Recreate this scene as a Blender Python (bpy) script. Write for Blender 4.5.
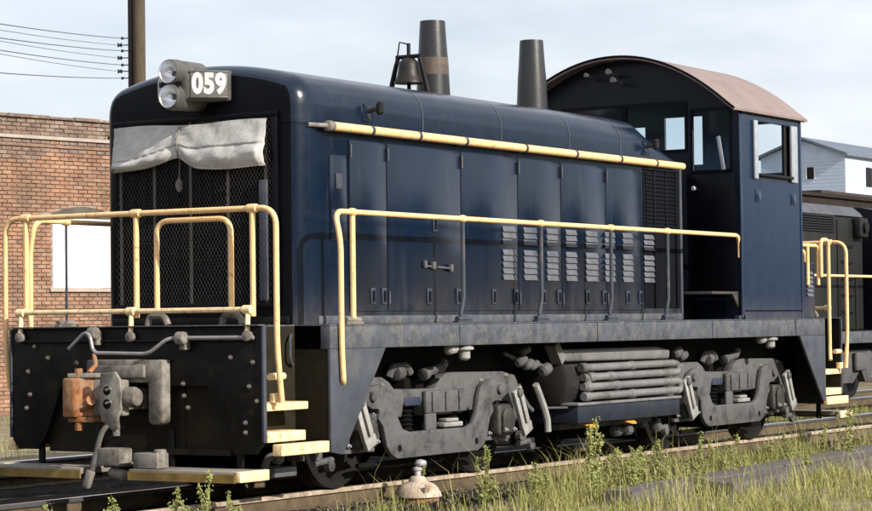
import bpy, bmesh, math, random
from mathutils import Vector, Matrix, noise as mnoise

random.seed(7)
for o in list(bpy.data.objects):
    bpy.data.objects.remove(o)
S = bpy.context.scene
COL = S.collection
R = math.radians

# ------------------------------------------------------------------ camera
TH, PIT, ROL, FPX = 0.5603, 0.029, -0.012, 2302.6
F = Vector((math.cos(TH) * math.cos(PIT), math.sin(TH) * math.cos(PIT), math.sin(PIT)))
R0 = Vector((math.sin(TH), -math.cos(TH), 0))
U0 = R0.cross(F)
RX = R0 * math.cos(ROL) + U0 * math.sin(ROL)
UX = -R0 * math.sin(ROL) + U0 * math.cos(ROL)
cd = bpy.data.cameras.new('camera')
cam = bpy.data.objects.new('camera', cd)
COL.objects.link(cam)
m = Matrix((RX, UX, -F)).transposed().to_4x4()
m.translation = Vector((-15.2973, -12.6706, 1.4916))
cam.matrix_world = m
cd.sensor_width = 36
cd.lens = 36 * FPX / 872
cd.clip_start = 0.1
cd.clip_end = 4000
S.camera = cam

# ------------------------------------------------------------------ sky, sun, exposure
SUN = Vector((-0.12, -1.0, 0.56)).normalized()          # towards the sun
w = bpy.data.worlds.new('World')
S.world = w
w.use_nodes = True
nt = w.node_tree
nt.nodes.clear()
out = nt.nodes.new('ShaderNodeOutputWorld')
bg = nt.nodes.new('ShaderNodeBackground')
sky = nt.nodes.new('ShaderNodeTexSky')
sky.sky_type = 'NISHITA'
sky.sun_disc = False
sky.sun_elevation = math.asin(SUN.z)
sky.sun_rotation = math.atan2(SUN.x, SUN.y)
sky.air_density = 1.0
sky.dust_density = 2.0
sky.ozone_density = 1.5
bg.inputs['Strength'].default_value = 0.112
tc = nt.nodes.new('ShaderNodeTexCoord')
mp = nt.nodes.new('ShaderNodeMapping')
mp.inputs['Scale'].default_value = (1.0, 1.0, 3.2)
no = nt.nodes.new('ShaderNodeTexNoise')
no.inputs['Scale'].default_value = 2.6
no.inputs['Detail'].default_value = 7
no.inputs['Roughness'].default_value = 0.55
rp = nt.nodes.new('ShaderNodeValToRGB')
rp.color_ramp.elements[0].position = 0.40
rp.color_ramp.elements[0].color = (0.40, 0.40, 0.40, 1)
rp.color_ramp.elements[1].position = 0.60
rp.color_ramp.elements[1].color = (0.95, 0.95, 0.95, 1)
mx = nt.nodes.new('ShaderNodeMixRGB')
mx.inputs['Color2'].default_value = (7.7, 7.9, 8.5, 1)
L = nt.links.new
L(tc.outputs['Generated'], mp.inputs['Vector'])
L(mp.outputs[0], no.inputs['Vector'])
L(no.outputs['Fac'], rp.inputs[0])
L(rp.outputs[0], mx.inputs['Fac'])
L(sky.outputs[0], mx.inputs['Color1'])
L(mx.outputs[0], bg.inputs['Color'])
L(bg.outputs[0], out.inputs[0])

sd = bpy.data.lights.new('sun', 'SUN')
sd.energy = 5.0
sd.angle = R(0.5)
sd.color = (1.0, 0.935, 0.83)
so = bpy.data.objects.new('sun', sd)
COL.objects.link(so)
so.rotation_euler = SUN.to_track_quat('Z', 'Y').to_euler()
so.location = (0, -30, 25)
S.view_settings.view_transform = 'Standard'
S.view_settings.look = 'None'
S.view_settings.exposure = 0.28
S.view_settings.gamma = 1.0
S.view_settings.use_curve_mapping = False
S.render.engine = 'CYCLES'

# ------------------------------------------------------------------ materials
MATS = {}


def M(name, col, rough=0.5, metal=0.0, var=0.25, scale=3.0, col2=None, amt=0.35, c2scale=2.0,
      streak=False, dust=None, dz=None, bump=0.0, bscale=60.0, spec=0.4, rand=None, wood=None, grain=0.12):
    """procedural surface: base colour with noise, a second blotch colour, dust that gathers low, bump"""
    if name in MATS:
        return MATS[name]
    ma = bpy.data.materials.new(name)
    ma.use_nodes = True
    t = ma.node_tree
    b = t.nodes['Principled BSDF']
    N, K = t.nodes.new, t.links.new
    geo = N('ShaderNodeNewGeometry')
    pos = geo.outputs['Position']

    def noise(sc, det=4, rgh=0.6, vec=pos, stretch=None):
        if stretch:
            mm = N('ShaderNodeMapping')
            mm.inputs['Scale'].default_value = stretch
            K(vec, mm.inputs['Vector'])
            vec = mm.outputs[0]
        n = N('ShaderNodeTexNoise')
        n.inputs['Scale'].default_value = sc
        n.inputs['Detail'].default_value = det
        n.inputs['Roughness'].default_value = rgh
        K(vec, n.inputs['Vector'])
        return n.outputs['Fac']

    def ramp(fac, p0, p1, c0=(0, 0, 0), c1=(1, 1, 1)):
        r = N('ShaderNodeValToRGB')
        r.color_ramp.elements[0].position = p0
        r.color_ramp.elements[1].position = p1
        r.color_ramp.elements[0].color = (*c0, 1)
        r.color_ramp.elements[1].color = (*c1, 1)
        K(fac, r.inputs[0])
        return r.outputs[0]

    def mix(fac, a, c, mode='MIX'):
        x = N('ShaderNodeMixRGB')
        x.blend_type = mode
        for s, v in (('Fac', fac), ('Color1', a), ('Color2', c)):
            if isinstance(v, (int, float)):
                x.inputs[s].default_value = v
            elif isinstance(v, tuple):
                x.inputs[s].default_value = (*v, 1)
            else:
                K(v, x.inputs[s])
        return x.outputs[0]

    def mul(a, c):
        x = N('ShaderNodeMath')
        x.operation = 'MULTIPLY'
        for i, v in enumerate((a, c)):
            if isinstance(v, (int, float)):
                x.inputs[i].default_value = v
            else:
                K(v, x.inputs[i])
        return x.outputs[0]

    st = (1, 1, 0.12) if streak else None
    if wood:
        st = wood
    lo = tuple(max(0, c * (1 - var)) for c in col)
    hi = tuple(c * (1 + var) for c in col)
    c = ramp(noise(scale, 5, 0.65, stretch=st), 0.3, 0.7, lo, hi)
    if rand:                                   # per piece colour
        if rand == 'island':
            rv = geo.outputs['Random Per Island']
        else:
            oi = N('ShaderNodeObjectInfo')
            rv = oi.outputs['Random']
        rr = N('ShaderNodeValToRGB')
        rr.color_ramp.interpolation = 'LINEAR'
        e = rr.color_ramp.elements
        cols = RAND[name.split('#')[0]]
        e[0].position, e[0].color = 0, (*cols[0], 1)
        e[1].position, e[1].color = 1, (*cols[-1], 1)
        for i, cc in enumerate(cols[1:-1]):
            q = e.new((i + 1) / (len(cols) - 1))
            q.color = (*cc, 1)
        K(rv, rr.inputs[0])
        c = mix(0.45, rr.outputs[0], c)
    if col2:
        f = ramp(noise(c2scale, 6, 0.7, stretch=st), 0.62 - amt * 0.5, 0.72)
        c = mix(f, c, col2)
    if grain:
        c = mix(1.0, c, ramp(noise(scale * 13 + 20, 3, 0.6), 0.25, 0.75, (1 - grain,) * 3, (1 + grain * .6,) * 3), 'MULTIPLY')
    if dust:
        sx = N('ShaderNodeSeparateXYZ')
        K(pos, sx.inputs[0])
        mr = N('ShaderNodeMapRange')
        mr.inputs['From Min'].default_value = dz[0]
        mr.inputs['From Max'].default_value = dz[1]
        mr.inputs['To Min'].default_value = 1.0
        mr.inputs['To Max'].default_value = 0.0
        K(sx.outputs['Z'], mr.inputs['Value'])
        f = mul(mul(mr.outputs[0], mr.outputs[0]), ramp(noise(6, 6, 0.7, stretch=(1, 1, 0.35)), 0.25, 0.75))
        f = mul(f, dz[2])
        c = mix(f, c, dust)
    K(c, b.inputs['Base Color'])
    rn = N('ShaderNodeMapRange')
    rn.inputs['To Min'].default_value = max(0.02, rough - 0.1)
    rn.inputs['To Max'].default_value = min(1, rough + 0.12)
    K(noise(scale * 2.3, 5), rn.inputs['Value'])
    K(rn.outputs[0], b.inputs['Roughness'])
    b.inputs['Metallic'].default_value = metal
    b.inputs['Specular IOR Level'].default_value = spec
    if bump:
        bp = N('ShaderNodeBump')
        bp.inputs['Strength'].default_value = 1.0
        bp.inputs['Distance'].default_value = bump
        K(noise(bscale, 5, 0.6, stretch=st if wood else None), bp.inputs['Height'])
        K(bp.outputs[0], b.inputs['Normal'])
    MATS[name] = ma
    return ma


RAND = {
    'brick': [(0.33, 0.175, 0.11), (0.25, 0.13, 0.085), (0.38, 0.24, 0.16), (0.29, 0.155, 0.10), (0.19, 0.115, 0.085),
              (0.35, 0.21, 0.135), (0.42, 0.30, 0.22), (0.24, 0.15, 0.11)],
    'sooty_brick': [(0.20, 0.13, 0.10), (0.30, 0.21, 0.16), (0.13, 0.10, 0.085), (0.24, 0.16, 0.125), (0.34, 0.27, 0.22)],
    'weed_leaf': [(0.30, 0.31, 0.12), (0.45, 0.43, 0.19), (0.24, 0.27, 0.09), (0.52, 0.48, 0.25)],
    'grass_blade': [(0.28, 0.32, 0.09), (0.50, 0.45, 0.22), (0.20, 0.27, 0.06), (0.32, 0.35, 0.10), (0.22, 0.23, 0.06), (0.56, 0.48, 0.25), (0.48, 0.41, 0.19), (0.26, 0.26, 0.08), (0.55, 0.46, 0.26), (0.30, 0.29, 0.10)],
    'stone': [(0.08, 0.068, 0.054), (0.14, 0.115, 0.09), (0.055, 0.047, 0.038), (0.22, 0.18, 0.14)],
}
DUST = (0.20, 0.18, 0.155)
navy = M('navy_paint', (0.0022, 0.0086, 0.0235), 0.20, grain=.05, var=0.40, scale=2.2, streak=True, dust=DUST, dz=(1.5, 2.0, 0.34), col2=(0.018, 0.026, 0.042), amt=0.10, c2scale=7,
         bump=0.0022, bscale=1.6, spec=0.5)
navytop = M('navy_roof_paint', (0.0038, 0.0108, 0.0265), 0.22, grain=.05, var=0.25, scale=2.5, bump=0.002, bscale=1.6, spec=0.5,
            col2=(0.022, 0.027, 0.04), amt=0.1)
cabblue = M('cab_blue_paint', (0.0038, 0.0170, 0.047), 0.24, grain=.04, var=0.22, scale=2.0, streak=True, bump=0.0022, bscale=1.6,
            dust=DUST, dz=(1.5, 1.85, 0.35), col2=(0.0028, 0.0125, 0.034), amt=0.3, spec=0.45)
nose_m = M('black_blue_paint_and_shade', (0.0026, 0.0030, 0.0055), 0.34, var=0.3, scale=3, bump=0.0008, bscale=12, spec=0.14)  # dark trim paint; on the hood front it stands in for shade
black = M('grimy_black', (0.0052, 0.0048, 0.0044), 0.55, var=0.5, scale=7, col2=(0.022, 0.018, 0.012), amt=0.22, c2scale=5,
          bump=0.002, bscale=70, spec=0.2)
olive = M('grimy_olive_black', (0.020, 0.017, 0.010), 0.7, var=0.35, scale=5, bump=0.002, bscale=80, spec=0.15)
grime = M('underframe_black', (0.006, 0.006, 0.006), 0.8, var=0.4, scale=6, spec=0.1)
sill_m = M('dusty_navy_sill', (0.070, 0.079, 0.097), 0.55, var=0.35, scale=7, col2=(0.15, 0.142, 0.132), amt=0.30,
           c2scale=9, bump=0.0015, bscale=30, spec=0.25)
plate_m = M('dusty_blue_plate', (0.060, 0.068, 0.086), 0.55, var=0.25, scale=4, col2=(0.10, 0.098, 0.095), amt=0.2,
            bump=0.001, bscale=40, spec=0.25)
yellow = M('yellow_paint', (0.90, 0.60, 0.29), 0.42, var=0.10, scale=9, col2=(0.40, 0.22, 0.09), amt=0.13, c2scale=22,
           bump=0.0008, bscale=80, spec=0.35)
yellowpale = M('pale_yellow_paint', (0.90, 0.68, 0.39), 0.5, var=0.12, scale=9, col2=(0.34, 0.22, 0.11), amt=0.24,
               c2scale=13, bump=0.001, bscale=60, spec=0.3)
yellowdirt = M('dirty_yellow_paint', (0.26, 0.17, 0.05), 0.65, var=0.3, scale=9, col2=(0.10, 0.07, 0.03), amt=0.4, spec=0.2)
steel = M('dark_stanchion_steel', (0.045, 0.052, 0.07), 0.45, var=0.25, scale=10, col2=(0.16, 0.12, 0.08), amt=0.15,
          spec=0.4)
truckgray = M('dusty_truck_grey', (0.140, 0.141, 0.144), 0.5, var=0.35, scale=5, col2=(0.014, 0.013, 0.012), amt=0.42,
              c2scale=5, grain=.22, bump=0.002, bscale=70, spec=0.2)
trucklight = M('pale_truck_grey', (0.30, 0.295, 0.285), 0.6, var=0.2, scale=6, col2=(0.16, 0.15, 0.14), amt=0.2,
               bump=0.002, bscale=50, spec=0.25)
pipe_m = M('dusty_coil_pipe', (0.17, 0.168, 0.17), 0.42, var=0.22, scale=3, col2=(0.055, 0.05, 0.047), amt=0.2, c2scale=2.5, grain=.1,
           bump=0.0015, bscale=60, spec=0.35)
tankblue = M('fuel_tank_paint', (0.016, 0.021, 0.032), 0.45, var=0.3, scale=5, col2=(0.05, 0.05, 0.05), amt=0.15, spec=0.3)
castgray = M('dusty_cast_steel', (0.25, 0.228, 0.20), 0.62, var=0.25, scale=5, col2=(0.035, 0.027, 0.02), amt=0.38,
             c2scale=6, grain=.18, bump=0.002, bscale=60, spec=0.2)
rust = M('orange_rust', (0.30, 0.115, 0.038), 0.8, var=0.45, scale=11, grain=.3, col2=(0.36, 0.27, 0.19), amt=0.42, c2scale=9,
         bump=0.002, bscale=90, spec=0.15)
bare = M('bare_rod_steel', (0.30, 0.29, 0.29), 0.45, metal=0.3, var=0.2, scale=12, col2=(0.22, 0.13, 0.07), amt=0.2)
stack_m = M('stack_steel', (0.030, 0.031, 0.033), 0.36, metal=0.2, var=0.35, scale=3, streak=True,
            bump=0.001, bscale=30, spec=0.5)
stack_burn = M('heat_stained_steel', (0.12, 0.088, 0.066), 0.55, var=0.6, scale=5, col2=(0.055, 0.05, 0.048), amt=0.45, c2scale=8)
roof_m = M('faded_red_roof', (0.245, 0.19, 0.178), 0.75, var=0.14, scale=3, col2=(0.25, 0.20, 0.195), amt=0.25,
           bump=0.0015, bscale=25, spec=0.2)
canvas = M('grey_canvas', (0.56, 0.55, 0.53), 0.95, var=0.12, scale=6, col2=(0.43, 0.42, 0.41), amt=0.3, bump=0.004,
           bscale=22, spec=0.1, grain=.2)
housing = M('worn_headlight_grey', (0.085, 0.082, 0.075), 0.38, var=0.3, scale=10, grain=.2, col2=(0.20, 0.19, 0.165), amt=0.25,
            bump=0.001, bscale=60)
louvm = M('dusty_louver', (0.105, 0.112, 0.13), 0.6, var=0.25, scale=12, col2=(0.05, 0.06, 0.085), amt=0.25)
seam_m = M('dark_gap', (0.004, 0.005, 0.008), 0.8, spec=0.1)
lightgrey = M('pale_metal_trim', (0.30, 0.33, 0.37), 0.5, var=0.15, scale=10)
meshm = M('wire_screen', (0.12, 0.11, 0.095), 0.6, var=0.3, scale=12, spec=0.3)
white = M('white_numeral', (0.60, 0.60, 0.59), 0.6, var=0.2, scale=30)
brassm = M('weathered_bell', (0.022, 0.018, 0.014), 0.5, metal=0.2, var=0.35, scale=12)
intm = M('cab_interior_blue', (0.06, 0.10, 0.18), 0.6, var=0.2)
gravel = M('cinder_ground', (0.21, 0.18, 0.12), 0.95, var=0.5, scale=9, col2=(0.36, 0.29, 0.21), amt=0.36, c2scale=2.6,
           bump=0.02, bscale=26, spec=0.1)
railtop = M('worn_rail_head', (0.50, 0.40, 0.31), 0.6, metal=0.1, var=0.3, scale=12, grain=.3, col2=(0.20, 0.14, 0.095), amt=0.36, c2scale=11,
            spec=0.4)
cinder = M('black_cinder_bed', (0.014, 0.012, 0.010), 0.95, var=0.5, scale=9, col2=(0.05, 0.042, 0.033), amt=0.16, c2scale=9, bump=0.02,
           bscale=30, spec=0.08)
railshine = M('polished_rail_head', (0.62, 0.64, 0.68), 0.22, metal=0.9, var=0.1, scale=8)
railrust = M('rail_rust', (0.10, 0.075, 0.048), 0.85, var=0.3, scale=10, col2=(0.17, 0.13, 0.085), amt=0.25, bump=0.002,
             bscale=50, spec=0.15)
tiem = M('weathered_tie_wood', (0.085, 0.065, 0.05), 0.9, var=0.4, scale=7, wood=(14, 1.2, 14), bump=0.006, bscale=10,
         spec=0.1)
timber_m = M('grey_weathered_timber', (0.14, 0.125, 0.12), 0.9, var=0.4, scale=4, wood=(0.8, 16, 16), bump=0.008, bscale=6,
             col2=(0.09, 0.075, 0.07), amt=0.25, spec=0.1)
brick_i = M('brick#i', (0.36, 0.205, 0.135), 0.9, var=0.6, scale=4, rand='island', bump=0.004, bscale=40, spec=0.1,
            col2=(0.17, 0.115, 0.085), amt=0.34, c2scale=1.1)
brick_o = M('brick#o', (0.36, 0.205, 0.135), 0.9, var=0.6, scale=4, rand='object', bump=0.004, bscale=40, spec=0.1,
            col2=(0.17, 0.115, 0.085), amt=0.34, c2scale=1.1)
brick_t = M('sooty_brick#i', (0.20, 0.14, 0.11), 0.9, var=0.5, scale=9, rand='island', bump=0.004, bscale=40, spec=0.1,
            col2=(0.38, 0.33, 0.29), amt=0.2, c2scale=3.0)
mortar = M('pale_mortar', (0.31, 0.265, 0.225), 0.95, var=0.2, scale=8, bump=0.003, bscale=60, spec=0.1)
stonec = M('pale_coping_stone', (0.40, 0.345, 0.30), 0.9, var=0.15, scale=6, spec=0.1)
whitep = M('white_painted_board', (0.80, 0.80, 0.82), 0.6, var=0.05, scale=5, col2=(0.65, 0.64, 0.64), amt=0.1)
polem = M('creosoted_pole_wood', (0.085, 0.065, 0.042), 0.9, var=0.4, scale=5, wood=(12, 12, 0.6), bump=0.008, bscale=6)
darkiron = M('dark_iron', (0.012, 0.012, 0.013), 0.6, var=0.3, scale=8, spec=0.2)
wirem = M('dark_wire', (0.10, 0.11, 0.14), 0.6, spec=0.2)
clap = M('pale_blue_clapboard', (0.46, 0.55, 0.68), 0.7, var=0.06, scale=3)
shingle = M('grey_roofing', (0.14, 0.165, 0.21), 0.85, var=0.2, scale=4, spec=0.15)
l2gray = M('grimy_second_engine', (0.011, 0.012, 0.012), 0.65, var=0.45, scale=2.5, streak=True, col2=(0.026, 0.024, 0.021),
           amt=0.25, c2scale=3, spec=0.25)
l2roof = M('second_engine_roof', (0.075, 0.08, 0.095), 0.6, var=0.3, scale=3, spec=0.25)
boxbrown = M('boxcar_brown', (0.030, 0.022, 0.020), 0.85, var=0.3, scale=4, spec=0.15)
weedm = M('weed_leaf#i', (0.20, 0.24, 0.06), 0.75, var=0.3, scale=12, rand='island', spec=0.2)
stemm = M('weed_stem', (0.20, 0.20, 0.07), 0.8, var=0.3, scale=12, spec=0.15)
grassm = M('grass_blade#i', (0.22, 0.22, 0.06), 0.8, var=0.3, scale=2, rand='island', spec=0.15)
stonem = M('stone#i', (0.16, 0.14, 0.11), 0.95, var=0.3, scale=12, rand='island', spec=0.1)
capm = M('whitewashed_cap', (0.50, 0.42, 0.34), 0.75, var=0.25, scale=10, grain=.2, col2=(0.30, 0.17, 0.08), amt=0.36, c2scale=7,
         bump=0.002, bscale=50)


def glass_mat():
    ma = bpy.data.materials.new('window_glass')
    ma.use_nodes = True
    t = ma.node_tree
    t.nodes.clear()
    o = t.nodes.new('ShaderNodeOutputMaterial')
    mxs = t.nodes.new('ShaderNodeMixShader')
    a = t.nodes.new('ShaderNodeBsdfTransparent')
    a.inputs[0].default_value = (0.90, 0.95, 0.97, 1)
    g = t.nodes.new('ShaderNodeBsdfGlossy')
    g.inputs['Roughness'].default_value = 0.03
    fr = t.nodes.new('ShaderNodeFresnel')
    fr.inputs[0].default_value = 1.45
    t.links.new(fr.outputs[0], mxs.inputs[0])
    t.links.new(a.outputs[0], mxs.inputs[1])
    t.links.new(g.outputs[0], mxs.inputs[2])
    t.links.new(mxs.outputs[0], o.inputs[0])
    return ma


glass = glass_mat()


def mirror_mat():
    ma = bpy.data.materials.new('silver_reflector')
    ma.use_nodes = True
    b = ma.node_tree.nodes['Principled BSDF']
    b.inputs['Base Color'].default_value = (0.86, 0.88, 0.92, 1)
    b.inputs['Metallic'].default_value = 0.85
    b.inputs['Roughness'].default_value = 0.34
    return ma


silver = mirror_mat()

# ------------------------------------------------------------------ mesh helpers
WL = {}


class MB:
    def __init__(s):
        s.v, s.f = [], []

    def add(s, vs, fs):
        n = len(s.v)
        s.v += [tuple(p) for p in vs]
        s.f += [tuple(i + n for i in q) for q in fs]
        return s

    def box(s, x0, x1, y0, y1, z0, z1):
        x0, x1 = min(x0, x1), max(x0, x1)
        y0, y1 = min(y0, y1), max(y0, y1)
        z0, z1 = min(z0, z1), max(z0, z1)
        return s.add([(x0, y0, z0), (x1, y0, z0), (x1, y1, z0), (x0, y1, z0), (x0, y0, z1), (x1, y0, z1), (x1, y1, z1),
                      (x0, y1, z1)],
                     [(0, 3, 2, 1), (4, 5, 6, 7), (0, 1, 5, 4), (1, 2, 6, 5), (2, 3, 7, 6), (3, 0, 4, 7)])

    def obox(s, c, size, ux, uy):
        """oriented box: centre, size, two axis directions"""
        c, ux, uy = Vector(c), Vector(ux).normalized(), Vector(uy)
        uz = ux.cross(uy).normalized()
        uy = uz.cross(ux).normalized()
        vs = []
        for k in (-.5, .5):
            for a, b in ((-.5, -.5), (.5, -.5), (.5, .5), (-.5, .5)):
                vs.append(c + ux * size[0] * a + uy * size[1] * b + uz * size[2] * k)
        return s.add(vs, [(0, 3, 2, 1), (4, 5, 6, 7), (0, 1, 5, 4), (1, 2, 6, 5), (2, 3, 7, 6), (3, 0, 4, 7)])

    def tube(s, pts, r, n=8, cap=True, r1=None):
        pts = [Vector(p) for p in pts]
        t0 = (pts[1] - pts[0]).normalized()
        a = Vector((0, 0, 1)) if abs(t0.z) < .9 else Vector((1, 0, 0))
        u = t0.cross(a).normalized()
        rings = []
        for i, p in enumerate(pts):
            if i == 0:
                t = t0
            elif i == len(pts) - 1:
                t = (pts[i] - pts[i - 1]).normalized()
            else:
                t = ((pts[i + 1] - p).normalized() + (p - pts[i - 1]).normalized()).normalized()
            u = (u - t * u.dot(t)).normalized()
            b = t.cross(u)
            rr = r if r1 is None else r + (r1 - r) * i / (len(pts) - 1)
            rings.append([p + (u * math.cos(2 * math.pi * k / n) + b * math.sin(2 * math.pi * k / n)) * rr for k in
                          range(n)])
        vs = [q for ring in rings for q in ring]
        fs = []
        for i in range(len(pts) - 1):
            for k in range(n):
                fs.append((i * n + k, i * n + (k + 1) % n, (i + 1) * n + (k + 1) % n, (i + 1) * n + k))
        if cap:
            fs.append(tuple(reversed(range(n))))
            fs.append(tuple((len(pts) - 1) * n + k for k in range(n)))
        return s.add(vs, fs)

    def prism(s, poly, axis, c0, c1):
        """extrude a polygon: axis 'y' -> poly is (x,z); 'x' -> (y,z); 'z' -> (x,y)"""
        def P(a, b, c):
            return {'y': (a, c, b), 'x': (c, a, b), 'z': (a, b, c)}[axis]
        n = len(poly)
        vs = [P(a, b, c0) for a, b in poly] + [P(a, b, c1) for a, b in poly]
        fs = [tuple(range(n)), tuple(reversed(range(n, 2 * n)))]
        fs += [(i, (i + 1) % n + 0, (i + 1) % n + n, i + n) for i in range(n)]
        return s.add(vs, fs)

    def lathe(s, prof, c, axis=(0, 0, 1), n=20, caps=True):
        """prof: list of (radius, height along axis)"""
        ax = Vector(axis).normalized()
        a = Vector((1, 0, 0)) if abs(ax.x) < .9 else Vector((0, 1, 0))
        u = ax.cross(a).normalized()
        b = ax.cross(u)
        c = Vector(c)
        vs = []
        for r, h in prof:
            for k in range(n):
                t = 2 * math.pi * k / n
                vs.append(c + ax * h + (u * math.cos(t) + b * math.sin(t)) * max(r, 1e-4))
        fs = []
        for i in range(len(prof) - 1):
            for k in range(n):
                fs.append((i * n + k, i * n + (k + 1) % n, (i + 1) * n + (k + 1) % n, (i + 1) * n + k))
        if caps:
            fs.append(tuple(reversed(range(n))))
            fs.append(tuple((len(prof) - 1) * n + k for k in range(n)))
        return s.add(vs, fs)

    def mesh(s, name, mat, bevel=0.0, smooth=35, shift=(0, 0, 0), fixn=True, seg=2):
        me = bpy.data.meshes.new(name)
        sh = Vector(shift)
        me.from_pydata([Vector(p) - sh for p in s.v], [], s.f)
        if bevel or fixn:
            bm = bmesh.new()
            bm.from_mesh(me)
            if fixn:
                bmesh.ops.recalc_face_normals(bm, faces=bm.faces)
            if bevel:
                ed = [e for e in bm.edges if len(e.link_faces) == 2 and e.calc_face_angle(0) > 0.6]
                bmesh.ops.bevel(bm, geom=ed, offset=bevel, segments=seg, profile=0.5, affect='EDGES', clamp_overlap=True)
            bm.to_mesh(me)
            bm.free()
        if smooth:
            for p in me.polygons:
                p.use_smooth = True
            me.set_sharp_from_angle(angle=R(smooth))
        me.materials.append(mat)
        return me

    def build(s, name, mat, parent=None, bevel=0.0, smooth=35, base=False, fixn=True, seg=2):
        xs = list(zip(*s.v))
        c = Vector([(min(a) + max(a)) / 2 for a in xs])
        if base:
            c.z = min(xs[2])
        me = s.mesh(name, mat, bevel, smooth, c, fixn, seg)
        return place(name, me, c, parent)


def place(name, me, wloc, parent=None):
    o = bpy.data.objects.new(name, me)
    COL.objects.link(o)
    WL[o.name] = Vector(wloc)
    if parent is not None:
        o.parent = parent
        o.location = Vector(wloc) - WL[parent.name]
    else:
        o.location = wloc
    return o


def empty(name, loc):
    o = bpy.data.objects.new(name, None)
    COL.objects.link(o)
    o.location = loc
    WL[o.name] = Vector(loc)
    return o


def tag(o, label=None, cat=None, group=None, kind=None):
    if label:
        o['label'] = label
    if cat:
        o['category'] = cat
    if group:
        o['group'] = group
    if kind:
        o['kind'] = kind
    return o


def fillet(pts, rad, k=6):
    """round the inner corners of a polyline"""
    pts = [Vector(p) for p in pts]
    o = [pts[0]]
    for i in range(1, len(pts) - 1):
        a, b, c = pts[i - 1], pts[i], pts[i + 1]
        r = min(rad, (a - b).length * .48, (c - b).length * .48)
        p, q = b + (a - b).normalized() * r, b + (c - b).normalized() * r
        for j in range(k + 1):
            t = j / k
            o.append(p * (1 - t) ** 2 + b * 2 * t * (1 - t) + q * t * t)
    o.append(pts[-1])
    return o


def wall_grid(us, vs, holes, fn, th, topfn=None):
    """wall with rectangular openings. us, vs grid lines; fn(u, v, d) -> point; th thickness"""
    us, vs = sorted(set(us)), sorted(set(vs))
    nu, nv = len(us), len(vs)

    def solid(i, j):
        if i < 0 or j < 0 or i >= nu - 1 or j >= nv - 1:
            return False
        cu, cv = (us[i] + us[i + 1]) / 2, (vs[j] + vs[j + 1]) / 2
        return not any(h[0] < cu < h[1] and h[2] < cv < h[3] for h in holes)
    mb = MB()
    idx = {}

    def P(i, j, d):
        if (i, j, d) not in idx:
            v = vs[j]
            if topfn and j == nv - 1:
                v = topfn(us[i])
            idx[(i, j, d)] = len(mb.v)
            mb.v.append(tuple(fn(us[i], v, d * th)))
        return idx[(i, j, d)]
    for i in range(nu - 1):
        for j in range(nv - 1):
            if not solid(i, j):
                continue
            mb.f.append((P(i, j, 0), P(i + 1, j, 0), P(i + 1, j + 1, 0), P(i, j + 1, 0)))
            mb.f.append((P(i, j, 1), P(i, j + 1, 1), P(i + 1, j + 1, 1), P(i + 1, j, 1)))
            for (a, b), (p, q) in (((i - 1, j), ((i, j), (i, j + 1))), ((i + 1, j), ((i + 1, j), (i + 1, j + 1))),
                                   ((i, j - 1), ((i, j), (i + 1, j))), ((i, j + 1), ((i, j + 1), (i + 1, j + 1)))):
                if not solid(a, b):
                    mb.f.append((P(*p, 0), P(*q, 0), P(*q, 1), P(*p, 1)))
    return mb


def lin(a, b, n):
    return [a + (b - a) * i / (n - 1) for i in range(n)]


# ================================================================== SETTING
gz = -0.19
g = MB()
n = 60
xs = [-400 + 0 * i for i in range(0)]
gx = sorted(set([-900, -300, -100, -50] + [round(-30 + i * 1.0, 2) for i in range(71)] + [60, 100, 200, 500, 1500]))
gy = sorted(set([-900, -300, -100, -40] + [round(-20 + i * 1.0, 2) for i in range(56)] + [60, 100, 200, 500, 1500]))
for y in gy:
    for x in gx:
        dz = 0.0
        if -25 < x < 40 and -18 < y < 30:
            dz = 0.018 * math.sin(x * 1.3 + y * 2.1) + 0.015 * math.sin(x * 2.9 - y * 1.7)
        g.v.append((x, y, gz + dz))
W_ = len(gx)
for j in range(len(gy) - 1):
    for i in range(W_ - 1):
        g.f.append((j * W_ + i, j * W_ + i + 1, (j + 1) * W_ + i + 1, (j + 1) * W_ + i))
gr = g.build('ground', gravel, fixn=False)
tag(gr, kind='structure', label='cinder and dirt rail yard ground with thin grass')

for nm, y0, y1 in (('track_bed', -1.55, 2.6), ('track_bed', 2.9, 6.0)):
    mb = MB()
    xs_ = lin(-30, 60, 181)
    for x in xs_:
        wv = .10 * math.sin(x * 1.9) + .07 * math.sin(x * 4.3 + 1)
        for yb, zb in ((y0 - .25 + wv, gz - .06), (y0 + wv, gz + .035), ((y0 + y1) / 2, gz + .05), (y1 + wv, gz + .035), (y1 + .25 + wv, gz - .06)):
            mb.v.append((x, yb, zb + .008 * math.sin(x * 3.1 + yb * 5)))
    for i in range(len(xs_) - 1):
        for j in range(4):
            mb.f.append((i * 5 + j, (i + 1) * 5 + j, (i + 1) * 5 + j + 1, i * 5 + j + 1))
    tag(mb.build(nm, cinder, fixn=False), kind='structure')

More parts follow.
